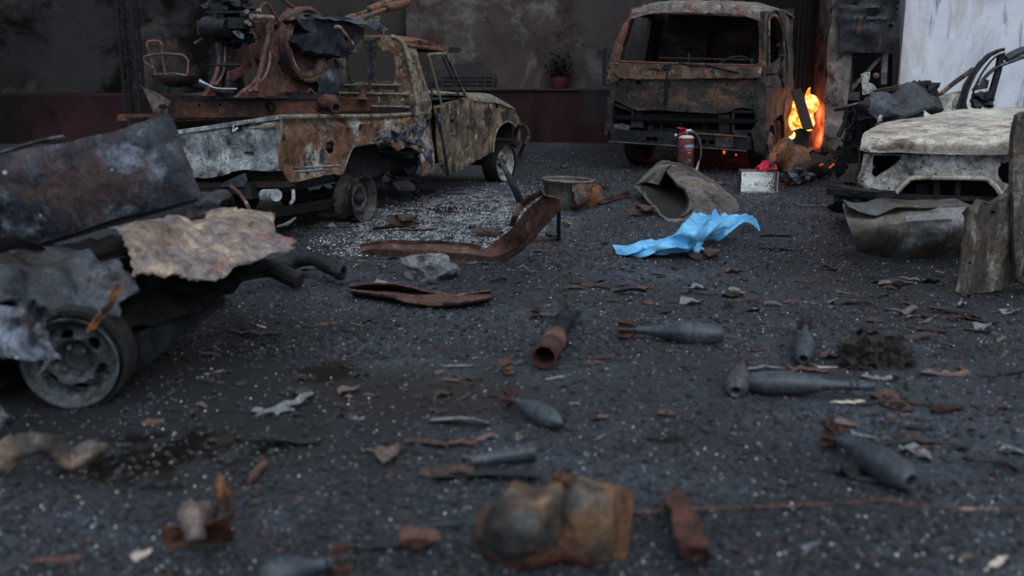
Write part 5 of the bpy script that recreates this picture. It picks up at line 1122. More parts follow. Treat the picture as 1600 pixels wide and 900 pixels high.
put('wing_bracket', mb, 'char', sv, smooth=False)
cw = A(1356, 318, 9.0); cw.z = .27
steel_wheel('front_wheel', sv, cw+Vector((.02, .0, 0)), Vector((-1, -.05, 0)), .25, .18, 'wheel', 'wheel', tyre=True)
steel_wheel('front_wheel', sv, cw+Vector((1.35, .0, 0)), Vector((1, 0, 0)), .25, .18, 'wheel', 'wheel', tyre=True)
mb = MB(); bx_ = A(1480, 300, 9.2)
mb.blob((bx_.x, 9.3, .5), (.45, .4, .22), 3, .4, 2, 4)
put('engine_block', mb, 'char', sv)
mb = MB()
for x in (cw.x+.35, cw.x+1.15): mb.bar((x, 8.7, .38), (x+1.4, 12.0, .38), .1, .1)
mb.box((cw.x+1.5, 10.4, .62), (1.3, .06, .5)); mb.box((cw.x+1.75, 11.1, .42), (1.3, 1.4, .05))
put('car_frame', mb, 'char', sv, smooth=False)
panel('car_side', 'suv', sv, PW.off(-.0), [(2.0, .35), (2.0, .85), (2.6, .9), (4.6, .9), (4.7, .35)], uv=True, th=.03, step=.2, dent=.02)
panel('car_side', 'suv', sv, Pl(Vector((cw.x+1.45, 8.4, 0)), (.42, 1, 0)), [(0, .35), (0, .74), (.4, .8), (1.2, .82), (4.6, .9), (4.7, .35), (1.45, .35), (1.35, .52), (1.0, .6), (.65, .52), (.55, .35)], uv=True, th=.03, step=.2, dent=.02)

# loose bumper lying in front
gb = G(1440, 405)
BPL = Pl((gb.x, gb.y, 0), (1, .02, 0))
bmpr = thing('loose_bumper', 'dark dented steel bumper with a pale strip standing loose before the grey car', 'bumper', (gb.x, gb.y+.1, 0))
panel('bumper_shell', 'bumper', bmpr, BPL, [(1321, 322), (1326, 317), (1338, 326), (1350, 331), (1362, 332), (1380, 325), (1400, 319), (1430, 321), (1470, 322), (1512, 319), (1524, 322), (1530, 345), (1520, 380), (1504, 408), (1470, 407), (1430, 405), (1390, 405), (1358, 399), (1338, 391), (1328, 368), (1322, 345)],
      th=.015, step=.04, dent=.03, df=2.6, seed=53, bulge=lambda u, v: .12*math.sin(max(0, min(1, (v)/.45))*PI)+.05*math.sin(u*5)-(.35*max(0, -u-.38)))
sheet('bumper_top', 'bumper', bmpr, [[BPL.pos(*BPL.uv(x, y), w) for x, y, w in ((1322, 320, .05), (1345, 330, .08), (1365, 333, .08), (1400, 321, .06), (1450, 322, .06), (1514, 320, .06))], [BPL.pos(*BPL.uv(x, y), w) for x, y, w in ((1326, 316, -.1), (1345, 322, -.15), (1368, 320, -.18), (1400, 316, -.2), (1450, 318, -.2), (1510, 317, -.2))]], k=6, jit=.012)
panel('pale_strip', 'paleplate', bmpr, BPL.off(-.17), [(1416, 338), (1493, 332), (1494, 341), (1416, 346)], [ell(1487, 337, 1.2, 1.2, 8), ell(1422, 342, 1.2, 1.2, 8)], th=.012, step=.05, dent=.002)
bmpr.children[-1]['label'] = 'pale grey flat strip on the bumper'

# upright streaked panel at the right edge
gs = G(1500, 462)
t = thing('upright_panel', 'streaked rusty metal door panel standing upright at the right edge of the photo', 'panel', (gs.x+.2, gs.y, 0))
SP = Pl((gs.x, gs.y, 0), (1, .22, 0))
panel('panel_face', 'standpanel', t, SP, [(1515, 326), (1526, 322), (1536, 314), (1552, 320), (1570, 305), (1582, 298), (1600, 292), (1625, 288), (1625, 440), (1600, 442), (1584, 444), (1560, 452), (1530, 459), (1494, 462), (1500, 420), (1506, 370), (1512, 340)], th=.05, step=.05, dent=.012, df=5, jag=.006, bullets=6, seed=54, bulge=lambda u, v: .02*math.sin(u*30))
panel('panel_post', 'standpanel', t, SP.off(-.06), [(1592, 180), (1600, 176), (1640, 176), (1640, 440), (1590, 440), (1585, 400), (1583, 300), (1584, 230), (1587, 200)], th=.04, step=.05, dent=.01, df=6, jag=.006, bullets=12, br=(.006, .012), seed=55)
put('hinge', MB().tube([SP.pos(*SP.uv(1586, 432), .1), SP.pos(*SP.uv(1600, 428), .1)], .03, 10).bar(SP.pos(*SP.uv(1583, 440), .09), SP.pos(*SP.uv(1600, 420), .09), .03, .06), 'channel', t, smooth=False)
panel('back_strip', 'rust_dark', t, SP.off(.1), [(1530, 330), (1625, 300), (1625, 430), (1540, 440)], th=.03, step=.1, dent=.01)

# ================================================================ wrecked car behind it
YR = 12.6
rc_ = thing('wrecked_car', 'pale wrecked car with an arched windscreen pillar in front of the white wall', 'car', (A(1540, 160, YR).x, YR+.8, 0))
RP = Pl(A(1500, 160, YR), (1, .12, 0))
def rp(x, y, w=0): return RP.pos(*RP.uv(x, y), w)
panel('wing', 'suv', rc_, RP, [(1452, 184), (1452, 173), (1462, 156), (1470, 150), (1485, 145), (1501, 142), (1501, 172), (1540, 172), (1700, 175), (1700, 260), (1440, 260), (1440, 200)], th=.03, step=.08, dent=.02, seed=61)
panel('windscreen_pillar', 'greysheet', rc_, RP.off(-.05), [(1496, 172), (1500, 160), (1508, 134), (1519, 115), (1531, 98), (1545, 84), (1563, 77), (1563, 81), (1548, 89), (1536, 102), (1524, 119), (1515, 138), (1510, 160), (1513, 172)], th=.05, step=.04, dent=.004, seed=62)
put('pillar_edge', MB().tube([rp(x, y, .08) for x, y in ((1497, 172), (1507, 138), (1522, 108), (1543, 84), (1563, 77))], .02, 8, 3), 'gunblack', rc_)
put('pillar_edge', MB().tube([rp(x, y, .08) for x, y in ((1512, 158), (1517, 138), (1530, 112), (1548, 90), (1564, 83))], .012, 8, 3), 'gunblack', rc_)
panel('door_post', 'gunblack', rc_, RP.off(-.08), [(1562, 86), (1571, 85), (1566, 110), (1556, 145), (1550, 168), (1541, 168), (1549, 140), (1558, 110)], th=.05, step=.04, dent=.008, seed=63)
put('roof_rail', MB().tube([rp(x, y, .04) for x, y in ((1569, 92), (1585, 83), (1605, 77), (1660, 72))], .05, 10, 3), 'greysheet', rc_)
put('window_trim', MB().tube([rp(x, y, .1) for x, y in ((1520, 134), (1545, 108), (1575, 95), (1605, 86), (1660, 82))], .022, 8, 3), 'bluesteel', rc_)
put('windscreen_frame', MB().tube([rp(x, y, -.1) for x, y in ((1474, 150), (1490, 136), (1506, 124), (1528, 108))], .03, 8, 2), 'cabrust', rc_)
put('door_mirror', MB().blob(rp(1531, 156, .05), (.13, .1, .09), 3, .5, 2, 3), 'gunblack', rc_)
panel('quarter_panel', 'concrete', rc_, RP.off(.05), [(1519, 140), (1526, 132), (1541, 124), (1546, 126), (1543, 138), (1520, 142)], th=.02, step=.05)
put('far_body', MB().box(rp(1570, 200, -.9)-Z*.2, (2.0, .05, .7), (RP.u, RP.n, Z)), 'char', rc_, smooth=False)
put('car_floor', MB().box((rp(1570, 200, -.5).x, rp(1570, 200, -.5).y, .25), (2.0, .9, .06), (RP.u, RP.n, Z)), 'char', rc_, smooth=False)

# crumpled engine bay and bonnet on top of the wreck
en = thing('crumpled_wreck', 'crumpled black wreckage with a pale torn flap between the pillar and the grey car', 'wreckage', G(1390, 300)+Vector((0, .9, 0)))
EP = Pl(A(1395, 160, 11.2), (1, 0, 0))
def ep(x, y, w=0): return EP.pos(*EP.uv(x, y), w)
sheet('crumpled_bonnet', 'greysheet', en, [[ep(1347, 150, .2), ep(1380, 140, .2), ep(1420, 130, .15), ep(1444, 128, .1)], [ep(1344, 162, .3), ep(1378, 154, .35), ep(1416, 150, .3), ep(1440, 142, .2)], [ep(1350, 182, .35), ep(1380, 178, .4), ep(1420, 168, .35), ep(1448, 164, .3)], [ep(1364, 194, .3), ep(1390, 190, .35), ep(1420, 186, .3), ep(1446, 184, .25)]], k=7, jit=.06, jf=5, th=.02, rag=.01)
put('wreck_mass', MB().blob(ep(1400, 172, -.1), (.3, .35, .17), 4, .3, 1.6, 6), 'char', en)
put('wreck_mass', MB().blob(ep(1440, 150, .0), (.14, .2, .15), 4, .35, 2.4, 8), 'char', en)
put('wreck_support', MB().blob((ep(1395, 200, -.2).x, 11.4, .32), (.38, .45, .4), 4, .3, 1.6, 9), 'black', en)
put('top_rail', MB().bar(ep(1355, 143, .15), ep(1445, 128, .1), .12, .04), 'rust_dark', en, smooth=False)
panel('torn_flap', 'suv', en, EP.off(-.2), [(1345, 116), (1351, 113), (1359, 112), (1359, 122), (1356, 128), (1368, 134), (1372, 142), (1360, 147), (1348, 148), (1346, 132)], [ell(1356, 116, 1.5, 1.5, 8)], th=.012, step=.03, dent=.02, jag=.004, seed=4)
put('flap_bolt', MB().lathe([(-.01, .03), (.03, .028), (.035, .001)], ep(1356, 117, .25), (0, -1, 0), 10), 'flk_orange', en)
put('wreck_rod', MB().tube([ep(1358, 190, .4), ep(1390, 180, .45), ep(1426, 166, .45)], .02, 8, 3).tube([ep(1352, 196, .4), ep(1400, 190, .45), ep(1440, 184, .4)], .015, 8, 3), 'gunblack', en)
tt = put('hanging_arm', MB().tube([A(1305, 172, 11.6), A(1320, 168, 11.5), A(1342, 162, 11.4)], [.03, .045, .03], 10, 2, flat=.6), 'bluesteel', en)
mb = MB(); rnd = random.Random(2)
for k in range(26):
    x = rnd.uniform(1318, 1352); y = rnd.uniform(165, 232); p = A(x, y, 11.6); q = p+Vector((rnd.uniform(-.1, .1), rnd.uniform(-.1, .1), rnd.uniform(-.35, .1))); mb.tube([p, (p+q)/2+Vector((.03, 0, 0)), q], rnd.uniform(.012, .035), 6, 2)
put('dangling_wire', mb, 'char', en)
put('wreck_leg', MB().bar(A(1334, 150, 11.7), G(1334, 262), .12, .1).bar(A(1320, 250, 11.7), A(1350, 252, 11.7), .15, .25), 'char', en, smooth=False)

# ================================================================ foreground wreck on the left
lw = thing('blasted_vehicle', 'blasted vehicle remains with a blue grey panel, torn sheets and bare wheel at left', 'wreck', G(110, 640)+Vector((-.4, .7, 0)))
LP = Pl(A(150, 300, 5.3), (1, .38, 0))
def lp(x, y, w=0): return LP.pos(*LP.uv(x, y), w)
panel('blue_grey_panel', 'bluesteel', lw, LP, [(-60, 262), (0, 243), (40, 232), (100, 222), (180, 204), (240, 184), (265, 177), (276, 200), (290, 240), (302, 275), (313, 303), (300, 310), (250, 324), (180, 340), (110, 364), (50, 383), (0, 398), (-60, 410)],
      [[(51, 330), (60, 336), (72, 337), (76, 345), (70, 342), (56, 341)]], th=.02, step=.05, dent=.02, df=2.5, jag=.003, bullets=4, br=(.006, .012), seed=71, bulge=lambda u, v: .06*math.cos((v-LP.uv(150, 300)[1])*4))
put('panel_edge', MB().bar(lp(-60, 415, -.04), lp(308, 308, -.04), .08, .05), 'char', lw, smooth=False)
put('panel_top_strip', MB().tube([lp(-60, 258, -.06), lp(0, 240, -.05), (lp(60, 222, -.05)), lp(100, 214, -.02)], .012, 6, 2), 'greysheet', lw)
def L(px, py, Y): return A(px, py, Y)
tan = sheet('tan_sheet', 'tan', lw, [
 [L(178, 358, 4.9), L(215, 352, 5.0), L(255, 345, 5.2), L(300, 340, 5.4), L(345, 336, 5.6), L(400, 336, 5.7), L(430, 342, 5.7)],
 [L(190, 376, 4.75), L(225, 372, 4.8), L(262, 372, 5.0), L(305, 366, 5.2), L(350, 358, 5.3), L(405, 356, 5.5), L(434, 368, 5.5)],
 [L(196, 400, 4.65), L(235, 402, 4.7), L(268, 404, 4.8), L(306, 398, 5.0), L(352, 390, 5.1), L(408, 382, 5.3), L(464, 376, 5.4)],
 [L(200, 424, 4.6), L(240, 418, 4.6), L(272, 422, 4.7), L(306, 432, 4.75), L(345, 430, 4.85), L(396, 412, 5.0), L(444, 386, 5.2)]], k=8, jit=.06, jf=4, th=.012, rag=.012)
tan['label'] = 'tan and orange torn metal sheet'
sheet('torn_strip', 'greysheet', lw, [[L(290, 340, 5.5), L(305, 318, 5.6), L(330, 306, 5.7), L(352, 304, 5.8)], [L(300, 346, 5.5), L(318, 330, 5.6), L(340, 316, 5.7), L(362, 310, 5.8)]], k=6, jit=.05, jf=8, rag=.006)
sheet('pale_flap', 'tan', lw, [[L(320, 330, 5.7), L(345, 324, 5.8), L(368, 322, 5.8)], [L(322, 342, 5.6), L(348, 338, 5.7), L(374, 338, 5.7)]], k=6, jit=.02, jf=6, rag=.004)
put('bent_rod', MB().tube([L(359, 291, 6.3), L(372, 300, 6.3), L(384, 316, 6.2), L(393, 336, 6.1)], .012, 6, 3), 'channel', lw)
put('thin_rod', MB().tube([L(433, 354, 6.0), L(448, 350, 6.0), L(462, 340, 6.1)], [.005, .012, .004], 6, 3), 'tan', lw)
# grey crumpled sheets at left
sheet('crumpled_sheet', 'greysheet', lw, [
 [L(-60, 408, 4.7), L(0, 406, 4.8), L(60, 400, 4.9), L(110, 396, 5.0), L(165, 388, 5.0), L(200, 392, 4.9)],
 [L(-60, 430, 4.4), L(-5, 430, 4.4), L(50, 424, 4.6), L(105, 430, 4.65), L(160, 432, 4.6), L(205, 440, 4.6)],
 [L(-60, 462, 4.3), L(-5, 460, 4.25), L(48, 456, 4.4), L(100, 466, 4.5), L(150, 470, 4.45), L(195, 466, 4.5)],
 [L(-60, 490, 4.2), L(-5, 488, 4.15), L(40, 482, 4.3), L(88, 488, 4.4), L(140, 494, 4.4), L(186, 486, 4.5)]], k=7, jit=.10, jf=4, th=.01, rag=.008)
sheet('pale_crumpled_sheet', 'bluesteel', lw, [
 [L(-60, 498, 4.1), L(0, 492, 4.05), L(40, 478, 4.1), L(80, 476, 4.2), L(112, 494, 4.25)],
 [L(-60, 520, 4.0), L(0, 512, 3.95), L(36, 496, 4.0), L(60, 500, 4.05), L(78, 512, 4.1)],
 [L(-60, 540, 3.95), L(0, 536, 3.9), L(30, 528, 3.9), L(58, 524, 4.0), L(76, 530, 4.0)],
 [L(-60, 560, 3.95), L(-10, 552, 3.9), L(24, 548, 3.9), L(52, 560, 3.95), L(72, 556, 4.0)]], k=7, jit=.07, jf=6, th=.008, rag=.008)
sheet('drip_strip', 'melt', lw, [[L(66, 506, 3.95), L(78, 520, 3.92), L(80, 540, 3.9), L(88, 560, 3.88)], [L(58, 510, 3.95), L(68, 530, 3.92), L(60, 556, 3.9), L(54, 582, 3.88)]], k=6, jit=.04, jf=12, rag=.006)
sheet('orange_curl', 'orange', lw, [[L(186, 440, 4.4), L(166, 466, 4.3), L(152, 494, 4.25), L(138, 524, 4.2)], [L(196, 446, 4.4), L(180, 470, 4.35), L(164, 490, 4.3), L(150, 518, 4.25)]], k=6, jit=.02, jf=8, rag=.004)
sheet('dark_skirt', 'black', lw, [[L(150, 430, 4.7), L(210, 432, 4.8), L(260, 436, 5.0), L(330, 428, 5.2), L(420, 410, 5.6)], [L(150, 470, 4.6), L(210, 474, 4.7), L(262, 476, 4.9), L(320, 460, 5.1), L(400, 424, 5.5)], [L(160, 512, 4.5), L(210, 510, 4.6), L(256, 500, 4.8), L(300, 480, 5.0), L(350, 446, 5.3)]], k=6, jit=.06, jf=5, th=.01, rag=.008)
put('side_rail', MB().bar(L(196, 560, 4.55), L(338, 455, 5.3), .06, .16), 'gunblack', lw, smooth=False)
put('cross_tube', MB().tube([L(400, 412, 5.6), L(430, 422, 5.55), L(468, 440, 5.5)], .05, 10), 'char', lw)
mb = MB()
mb.blob(L(60, 440, 5.0), (.6, .3, .2), 4, .5, 1.6, 3).blob(L(220, 420, 5.2), (.45, .3, .14), 4, .5, 1.6, 5).blob(L(0, 560, 4.7), (.4, .3, .35), 4, .4, 1.6, 7)
put('charred_mass', mb, 'black', lw)
mb = MB()
mb.bar(L(-60, 520, 4.8), L(240, 470, 5.1), .1, .1).bar(G(240, 560, .05), L(250, 440, 5.1), .06, .06).bar(L(330, 440, 5.5), G(345, 470, .0), .06, .05)
put('frame_rail', mb, 'char', lw, smooth=False)
wc = A(112, 588, 4.32); wc.z = .207
steel_wheel('bare_wheel', lw, wc+Vector((0, .06, 0)), Vector((.12, -1, .0)), .205, .17, 'wheelnear', 'wheelnear', holes=6, nuts=6)
put('wheel_tyre_remains', MB().lathe([(-.1, .2), (-.1, .235), (.0, .24), (.06, .232), (.06, .21)], wc+Vector((0, .08, 0)), Vector((.12, -1, 0)), 48), 'tyre', lw, th=.006)
put('axle', MB().tube([wc+Vector((0, .1, 0)), wc+Vector((-.15, 1.3, 0))], .045, 10), 'char', lw)
# bent tan grey plate on the ground lower left
o = sheet('bent_plate', 'archplate', None, [
 [G(-40, 720, .08), G(0, 690, .14), G(30, 678, .2), G(60, 676, .22), G(95, 680, .18), G(112, 700, .08), G(140, 690, .1), G(170, 692, .1)],
 [G(-40, 740, .02), G(0, 722, .08), G(30, 708, .13), G(58, 698, .17), G(84, 706, .12), G(106, 730, .03), G(136, 716, .05), G(164, 706, .06)],
 [G(-40, 760, .0), G(-6, 744, .02), G(24, 728, .06), G(54, 708, .12), G(78, 716, .08), G(102, 736, .0), G(128, 732, .0), G(158, 716, .02)]], k=7, jit=.015, jf=6, rag=.004)
tag(o, 'arched tan and grey metal plate on the ground below the bare wheel', 'plate')
o = sheet('drip_rag', 'melt', None, [[G(-10, 640, .1), G(6, 644, .14), G(20, 648, .12)], [G(-8, 670, .02), G(6, 676, .06), G(16, 690, .02)]], k=6, jit=.05, jf=12, rag=.006)
tag(o, 'pale dripped metal rag at the left edge above the arched plate', 'rag')
o = put('burnt_hose', MB().tube([G(440, 418, .1), G(462, 406, .12), G(490, 404, .14), G(512, 414, .12), G(530, 424, .1)], [.07, .06, .05, .06, .05], 12, 4).lathe([(-.02, .05), (.01, .056), (.03, .05), (.03, .035), (-.05, .03)], G(530, 425, .1), (1, -.3, -.1), 18), 'gunblack')
tag(o, 'thick black burnt hose end poking out from under the tan sheet', 'hose')
o = put('hose_bundle', MB().tube([G(380, 430, .14), G(420, 424, .12), G(452, 432, .1), G(470, 442, .06)], .04, 10, 3).tube([G(350, 420, .2), G(400, 418, .16), G(450, 412, .14)], .05, 10, 3), 'char')
tag(o, 'charred black tube bundle beside the thick burnt hose', 'tubes')
# ================================================================ mortar bombs
def mortar(a, b, label, body='shell', fin='fin', R=.063, tail_frac=.26, hole=True, fins=True):
    a, b = Vector(a), Vector(b); d = (b-a); Ln = d.length; d.normalize()
    o = thing('mortar_bomb', label, 'mortar bomb', ((a.x+b.x)/2, (a.y+b.y)/2, 0), 'mortar bombs on the ground')
    t = Ln*tail_frac
    prof = [(t*.8, R*.34), (t+(Ln-t)*.08, R*.42), (t+(Ln-t)*.2, R*.62), (t+(Ln-t)*.34, R*.84), (t+(Ln-t)*.46, R*.96), (t+(Ln-t)*.58, R), (t+(Ln-t)*.68, R), (t+(Ln-t)*.82, R*.93), (Ln-(Ln-t)*.07, R*.76), (Ln-.004, R*.58), (Ln, R*.52)]
    if hole: prof += [(Ln+.002, R*.42), (Ln-.004, R*.34), (Ln-.06, R*.32), (Ln-.06, .001)]
    else: prof += [(Ln+.02, R*.3), (Ln+.025, .001)]
    put('bomb_body', MB().lathe(prof, a, d, 36), body, o, ang=50)
    mb = MB()
    for k in (.6, .63): mb.lathe([(t+(Ln-t)*k, R*1.0), (t+(Ln-t)*k+.004, R*1.012), (t+(Ln-t)*k+.008, R*1.0)], a, d, 36)
    put('driving_band', mb, body, o)
    bm_ = put('tail_boom', MB().lathe([(0.0, R*.3), (.004, R*.34), (t+.01, R*.36)], a, d, 20, caps=True), body if not fins else body, o)
    s = d.cross(Z).normalized(); u = s.cross(d); mb = MB()
    for k in range(10):
        an = 2*PI*(k % 5)/5; mb.lathe([(-.001, .006), (.0015, .006), (.0015, .0005)], a+d*(t*.45+(k//5)*.03)+(s*math.cos(an)+u*math.sin(an))*R*.35, s*math.cos(an)+u*math.sin(an), 8)
    put('gas_port', mb, 'black', bm_, smooth=False)
    if fins:
        for k in range(8):
            an = 2*PI*k/8+.2; r = s*math.cos(an)+u*math.sin(an); w = r.cross(d)
            m2 = MB(); q = [(0, .3), (.0, .92), (t*.42, .92), (t*.62, .5), (t*.62, .3)]
            for sg in (-1, 1): m2.v += [a+d*x+r*R*y+w*.0018*sg for x, y in q]
            m2.f += [(0, 1, 2, 3, 4), (9, 8, 7, 6, 5)]+[(i, (i+1) % 5+0, (i+1) % 5+5, i+5) for i in range(5)]
            put('fin', m2, fin, o, smooth=False)
    return o
zc = .052
mortar(G(966, 514, .055), G(1131, 523, .055), 'dark mortar bomb lying flat, rusty fins to its left, right of the rusty tube', fin='fin')
mortar(G(1259, 503, .075), G(1255, 561, .045), 'dark mortar bomb pointing its nose at the camera behind the long flat one', fin='finblack', R=.055)
mortar(G(1160, 564, .10), G(1149, 612, .035), 'short mortar bomb with a bare metal sheen, nose down beside the long bomb', body='shellpale', R=.058, tail_frac=.12)
mortar(G(1366, 604, .05), G(1166, 597, .055), 'long mortar bomb lying flat with its tail boom to the right', fins=False, R=.058, tail_frac=.3)
mortar(G(1292, 676, .055), G(1424, 752, .055), 'mortar bomb nearest the right corner with rusty fins and a black fuze hole', fin='fin', R=.062)
mortar(G(790, 618, .06), G(872, 660, .045), 'small mortar bomb with a round bulb nose and rusty tail left of centre', body='shell', R=.048, hole=False)
mortar(G(545, 872, .05), G(405, 905, .04), 'mortar bomb at the bottom edge with a dark brown finned tail', fin='fin', R=.055, tail_frac=.34)
a, b = G(726, 722, .035), G(832, 706, .035); t = thing('broken_tube', 'broken black tube with an upright flap at its left, above the orange casing', 'tube', ((a.x+b.x)/2, (a.y+b.y)/2, 0)); d = (b-a).normalized(); Ln = (b-a).length
put('tube_body', MB().lathe([(0, .018), (Ln*.5, .026), (Ln, .036), (Ln, .03), (Ln*.6, .022)], a, d, 24), 'shell', t)
sheet('upright_flap', 'flk_brown', t, [[G(722, 730, .0), G(724, 716, .05), G(726, 712, .08)], [G(738, 732, .0), G(740, 718, .05), G(738, 712, .07)]], k=5, th=.004, jit=.01, jf=9)

# rusty tube with bell mouth (spent launcher / bomb)
t = thing('rusty_tube', 'rusty steel tube with an open bell mouth facing the camera beside scattered fins', 'tube', (G(870, 545).x, G(870, 545).y, 0))
a, b = G(889, 492, .07), G(850, 558, .065); d = (b-a).normalized(); Ln = (b-a).length
put('tube_barrel', MB().lathe([(0, .028), (.03, .034), (.05, .042), (Ln*.52, .05)], a, d, 32), 'gunblack', t)
put('tube_body', MB().lathe([(Ln*.5, .046), (Ln*.52, .054), (Ln*.8, .06), (Ln*.97, .058), (Ln, .066), (Ln+.005, .055), (Ln*.9, .048), (Ln*.5, .04)], a, d, 32), 'rust', t)
put('tube_collar', MB().lathe([(Ln*.1, .044), (Ln*.12, .052), (Ln*.2, .052), (Ln*.22, .046)], a, d, 30), 'gunblack', t, th=.003)
put('tube_band', MB().lathe([(Ln*.55, .0565), (Ln*.56, .0605), (Ln*.72, .0635), (Ln*.74, .06)], a, d, 30), 'flk_orange', t, th=.003)
mb = MB(); s = d.cross(Z).normalized(); u = s.cross(d)
for k in range(6):
    an = PI*k/3; r = s*math.cos(an)+u*math.sin(an); w = r.cross(d)
    mb.box(a-d*.04+r*.04, (.12, .05, .004), (d, r, w))
put('tube_tail', mb, 'gunblack', t, smooth=False)
mb = MB(); mb.lathe([(0, .002), (.002, .035), (.05, .04)], a-d*.02, d, 14)
put('tail_cup', mb, 'greysheet', t, th=.003)
for (p, q, m_, lab) in (((833, 490), (870, 494), 'fin', 'small finned tail boom lying against the upper left side of the rusty tube'), ((786, 574), (816, 566), 'flk_orange', 'rusty finned tail piece lying at the lower left of the rusty tube')):
    a, b = G(*p, .035), G(*q, .035); d = (b-a).normalized(); s = d.cross(Z).normalized(); u = s.cross(d); Ln = (b-a).length
    o = thing('tail_fin_piece', lab, 'tail fin', ((a.x+b.x)/2, (a.y+b.y)/2, 0))
    mb = MB()
    for k in range(8):
        an = PI*k/4; r = s*math.cos(an)+u*math.sin(an); mb.box(a+r*.025+d*.02, (.05, .035, .004), (d, r, r.cross(d)))
    put('fin', mb, m_, o, smooth=False)
    put('boom', MB().lathe([(0, .012), (Ln, .014)], a, d, 16, caps=True), 'shell', o)

# orange casing in the foreground
cs = thing('steel_casing', 'torn blue grey and orange steel casing in the foreground at bottom centre', 'casing', G(865, 880))
Y0 = G(865, 885).y
def cpt(x, y, dy=0): return A(x, y, Y0+dy)
left = [
 [cpt(800, 762, .14), cpt(806, 758, .2), cpt(826, 765, .26), cpt(846, 768, .24), cpt(862, 758, .2), cpt(880, 744, .2)],
 [cpt(800, 764, .05), cpt(804, 772, .03), cpt(822, 782, .0), cpt(842, 780, -.02), cpt(860, 768, .0), cpt(880, 756, .06)],
 [cpt(774, 784, .1), cpt(784, 790, .0), cpt(808, 798, -.05), cpt(834, 800, -.07), cpt(858, 796, -.03), cpt(880, 790, .05)],
 [cpt(750, 812, .12), cpt(764, 820, .0), cpt(796, 828, -.07), cpt(830, 830, -.09), cpt(856, 826, -.04), cpt(878, 820, .04)],
 [cpt(743, 838, .14), cpt(756, 846, .02), cpt(790, 856, -.05), cpt(828, 856, -.06), cpt(854, 846, -.02), cpt(876, 846, .04)],
 [cpt(750, 862, .1), cpt(768, 868, .02), cpt(800, 872, -.02), cpt(832, 862, -.02), cpt(850, 868, .0), cpt(870, 870, .04)]]
sheet('casing_bulge', 'casing', cs, left, k=6, th=.012, jit=.006, jf=8)
right = [
 [cpt(880, 744, .12), cpt(900, 744, .06), cpt(930, 756, .04), cpt(960, 762, .06), cpt(985, 768, .12)],
 [cpt(879, 776, .04), cpt(904, 778, .0), cpt(932, 786, -.01), cpt(960, 790, .02), cpt(984, 794, .1)],
 [cpt(877, 812, .02), cpt(904, 814, -.02), cpt(932, 818, -.02), cpt(958, 824, .01), cpt(981, 828, .08)],
 [cpt(874, 846, .02), cpt(902, 848, -.01), cpt(930, 852, -.01), cpt(956, 854, .02), cpt(978, 858, .07)],
 [cpt(870, 868, .02), cpt(900, 872, .0), cpt(928, 874, .0), cpt(954, 876, .03), cpt(974, 876, .07)]]
sheet('casing_plate', 'casing', cs, right, k=6, th=.012, jit=.005, jf=8)
put('casing_rim', MB().tube([cpt(x, y, w) for x, y, w in ((800, 760, .1), (806, 772, .03), (826, 781, .0), (843, 779, -.02), (860, 767, .0), (880, 755, .05))], .008, 8, 4), 'casingedge', cs)
put('casing_rim', MB().tube([cpt(x, y, w) for x, y, w in ((880, 745, .11), (900, 745, .05), (930, 757, .03), (960, 763, .05), (985, 769, .11))], .007, 8, 4), 'casingedge', cs)
sheet('side_flange', 'casingedge', cs, [[cpt(964, 765, .03), cpt(985, 768, .08)], [cpt(962, 795, .0), cpt(984, 798, .07)], [cpt(960, 832, .0), cpt(981, 836, .06)], [cpt(956, 874, .02), cpt(975, 878, .06)]], k=6, th=.008, jit=.004)
put('top_knob', MB().blob(cpt(884, 750, .05), (.026, .025, .02), 3, .3, 2, 2).blob(cpt(866, 745, .1), (.014, .014, .014), 2, .3, 2, 3), 'casingred', cs)
sheet('bottom_fold', 'casingred', cs, [[cpt(748, 850, .1), cpt(780, 868, .0), cpt(830, 866, -.04), cpt(870, 852, .0), cpt(920, 868, -.01), cpt(976, 868, .05)], [cpt(762, 872, .1), cpt(790, 888, .02), cpt(832, 886, -.03), cpt(872, 872, .0), cpt(920, 882, .0), cpt(968, 890, .06)], [cpt(790, 892, .2), cpt(806, 897, .1), cpt(836, 894, .05), cpt(874, 890, .08), cpt(920, 892, .08), cpt(960, 896, .14)]], k=6, th=.01, jit=.012, rag=.003)
panel('casing_back', 'rust_dark', cs, Pl(cpt(870, 800, .26), (1, 0, 0)), [(770, 800), (800, 772), (860, 772), (890, 756), (960, 775), (960, 850), (790, 858)], th=.01, step=.04, dent=.02)
# rod from the casing to the right edge
o = put('thin_rod', MB().tube([G(984, 802, .04), G(1060, 797, .03), G(1150, 793, .03), G(1250, 790, .02), G(1340, 785, .04), G(1385, 781, .05), G(1420, 788, .04), G(1500, 795, .03), G(1600, 796, .03), G(1660, 797, .03)], .0055, 8, 5), 'channel')
tag(o, 'long thin rusty rod running from the orange casing to the right edge', 'rod')
o = put('thin_rod', MB().tube([G(660, 822, .02), G(700, 818, .02), G(745, 819, .03)], .004, 6, 3).tube([G(672, 812, .02), G(740, 814, .02)], .003, 6), 'shell'); tag(o, 'thin grey wire pair left of the orange casing', 'wire')
# strap right of the casing
o = sheet('bent_strap', 'casingred', None, [[G(1040, 770, .03), G(1052, 800, .1), G(1058, 830, .08), G(1068, 856, .1), G(1080, 880, .05)], [G(1062, 764, .03), G(1076, 794, .09), G(1084, 824, .08), G(1100, 846, .14), G(1110, 868, .05)], [G(1064, 766, .0), G(1086, 798, .02), G(1092, 830, .02), G(1108, 850, .06), G(1106, 884, .0)]], k=7, jit=.02, jf=9, rag=.003)
tag(o, 'dark rust bent strap lying right of the orange casing', 'metal strap')
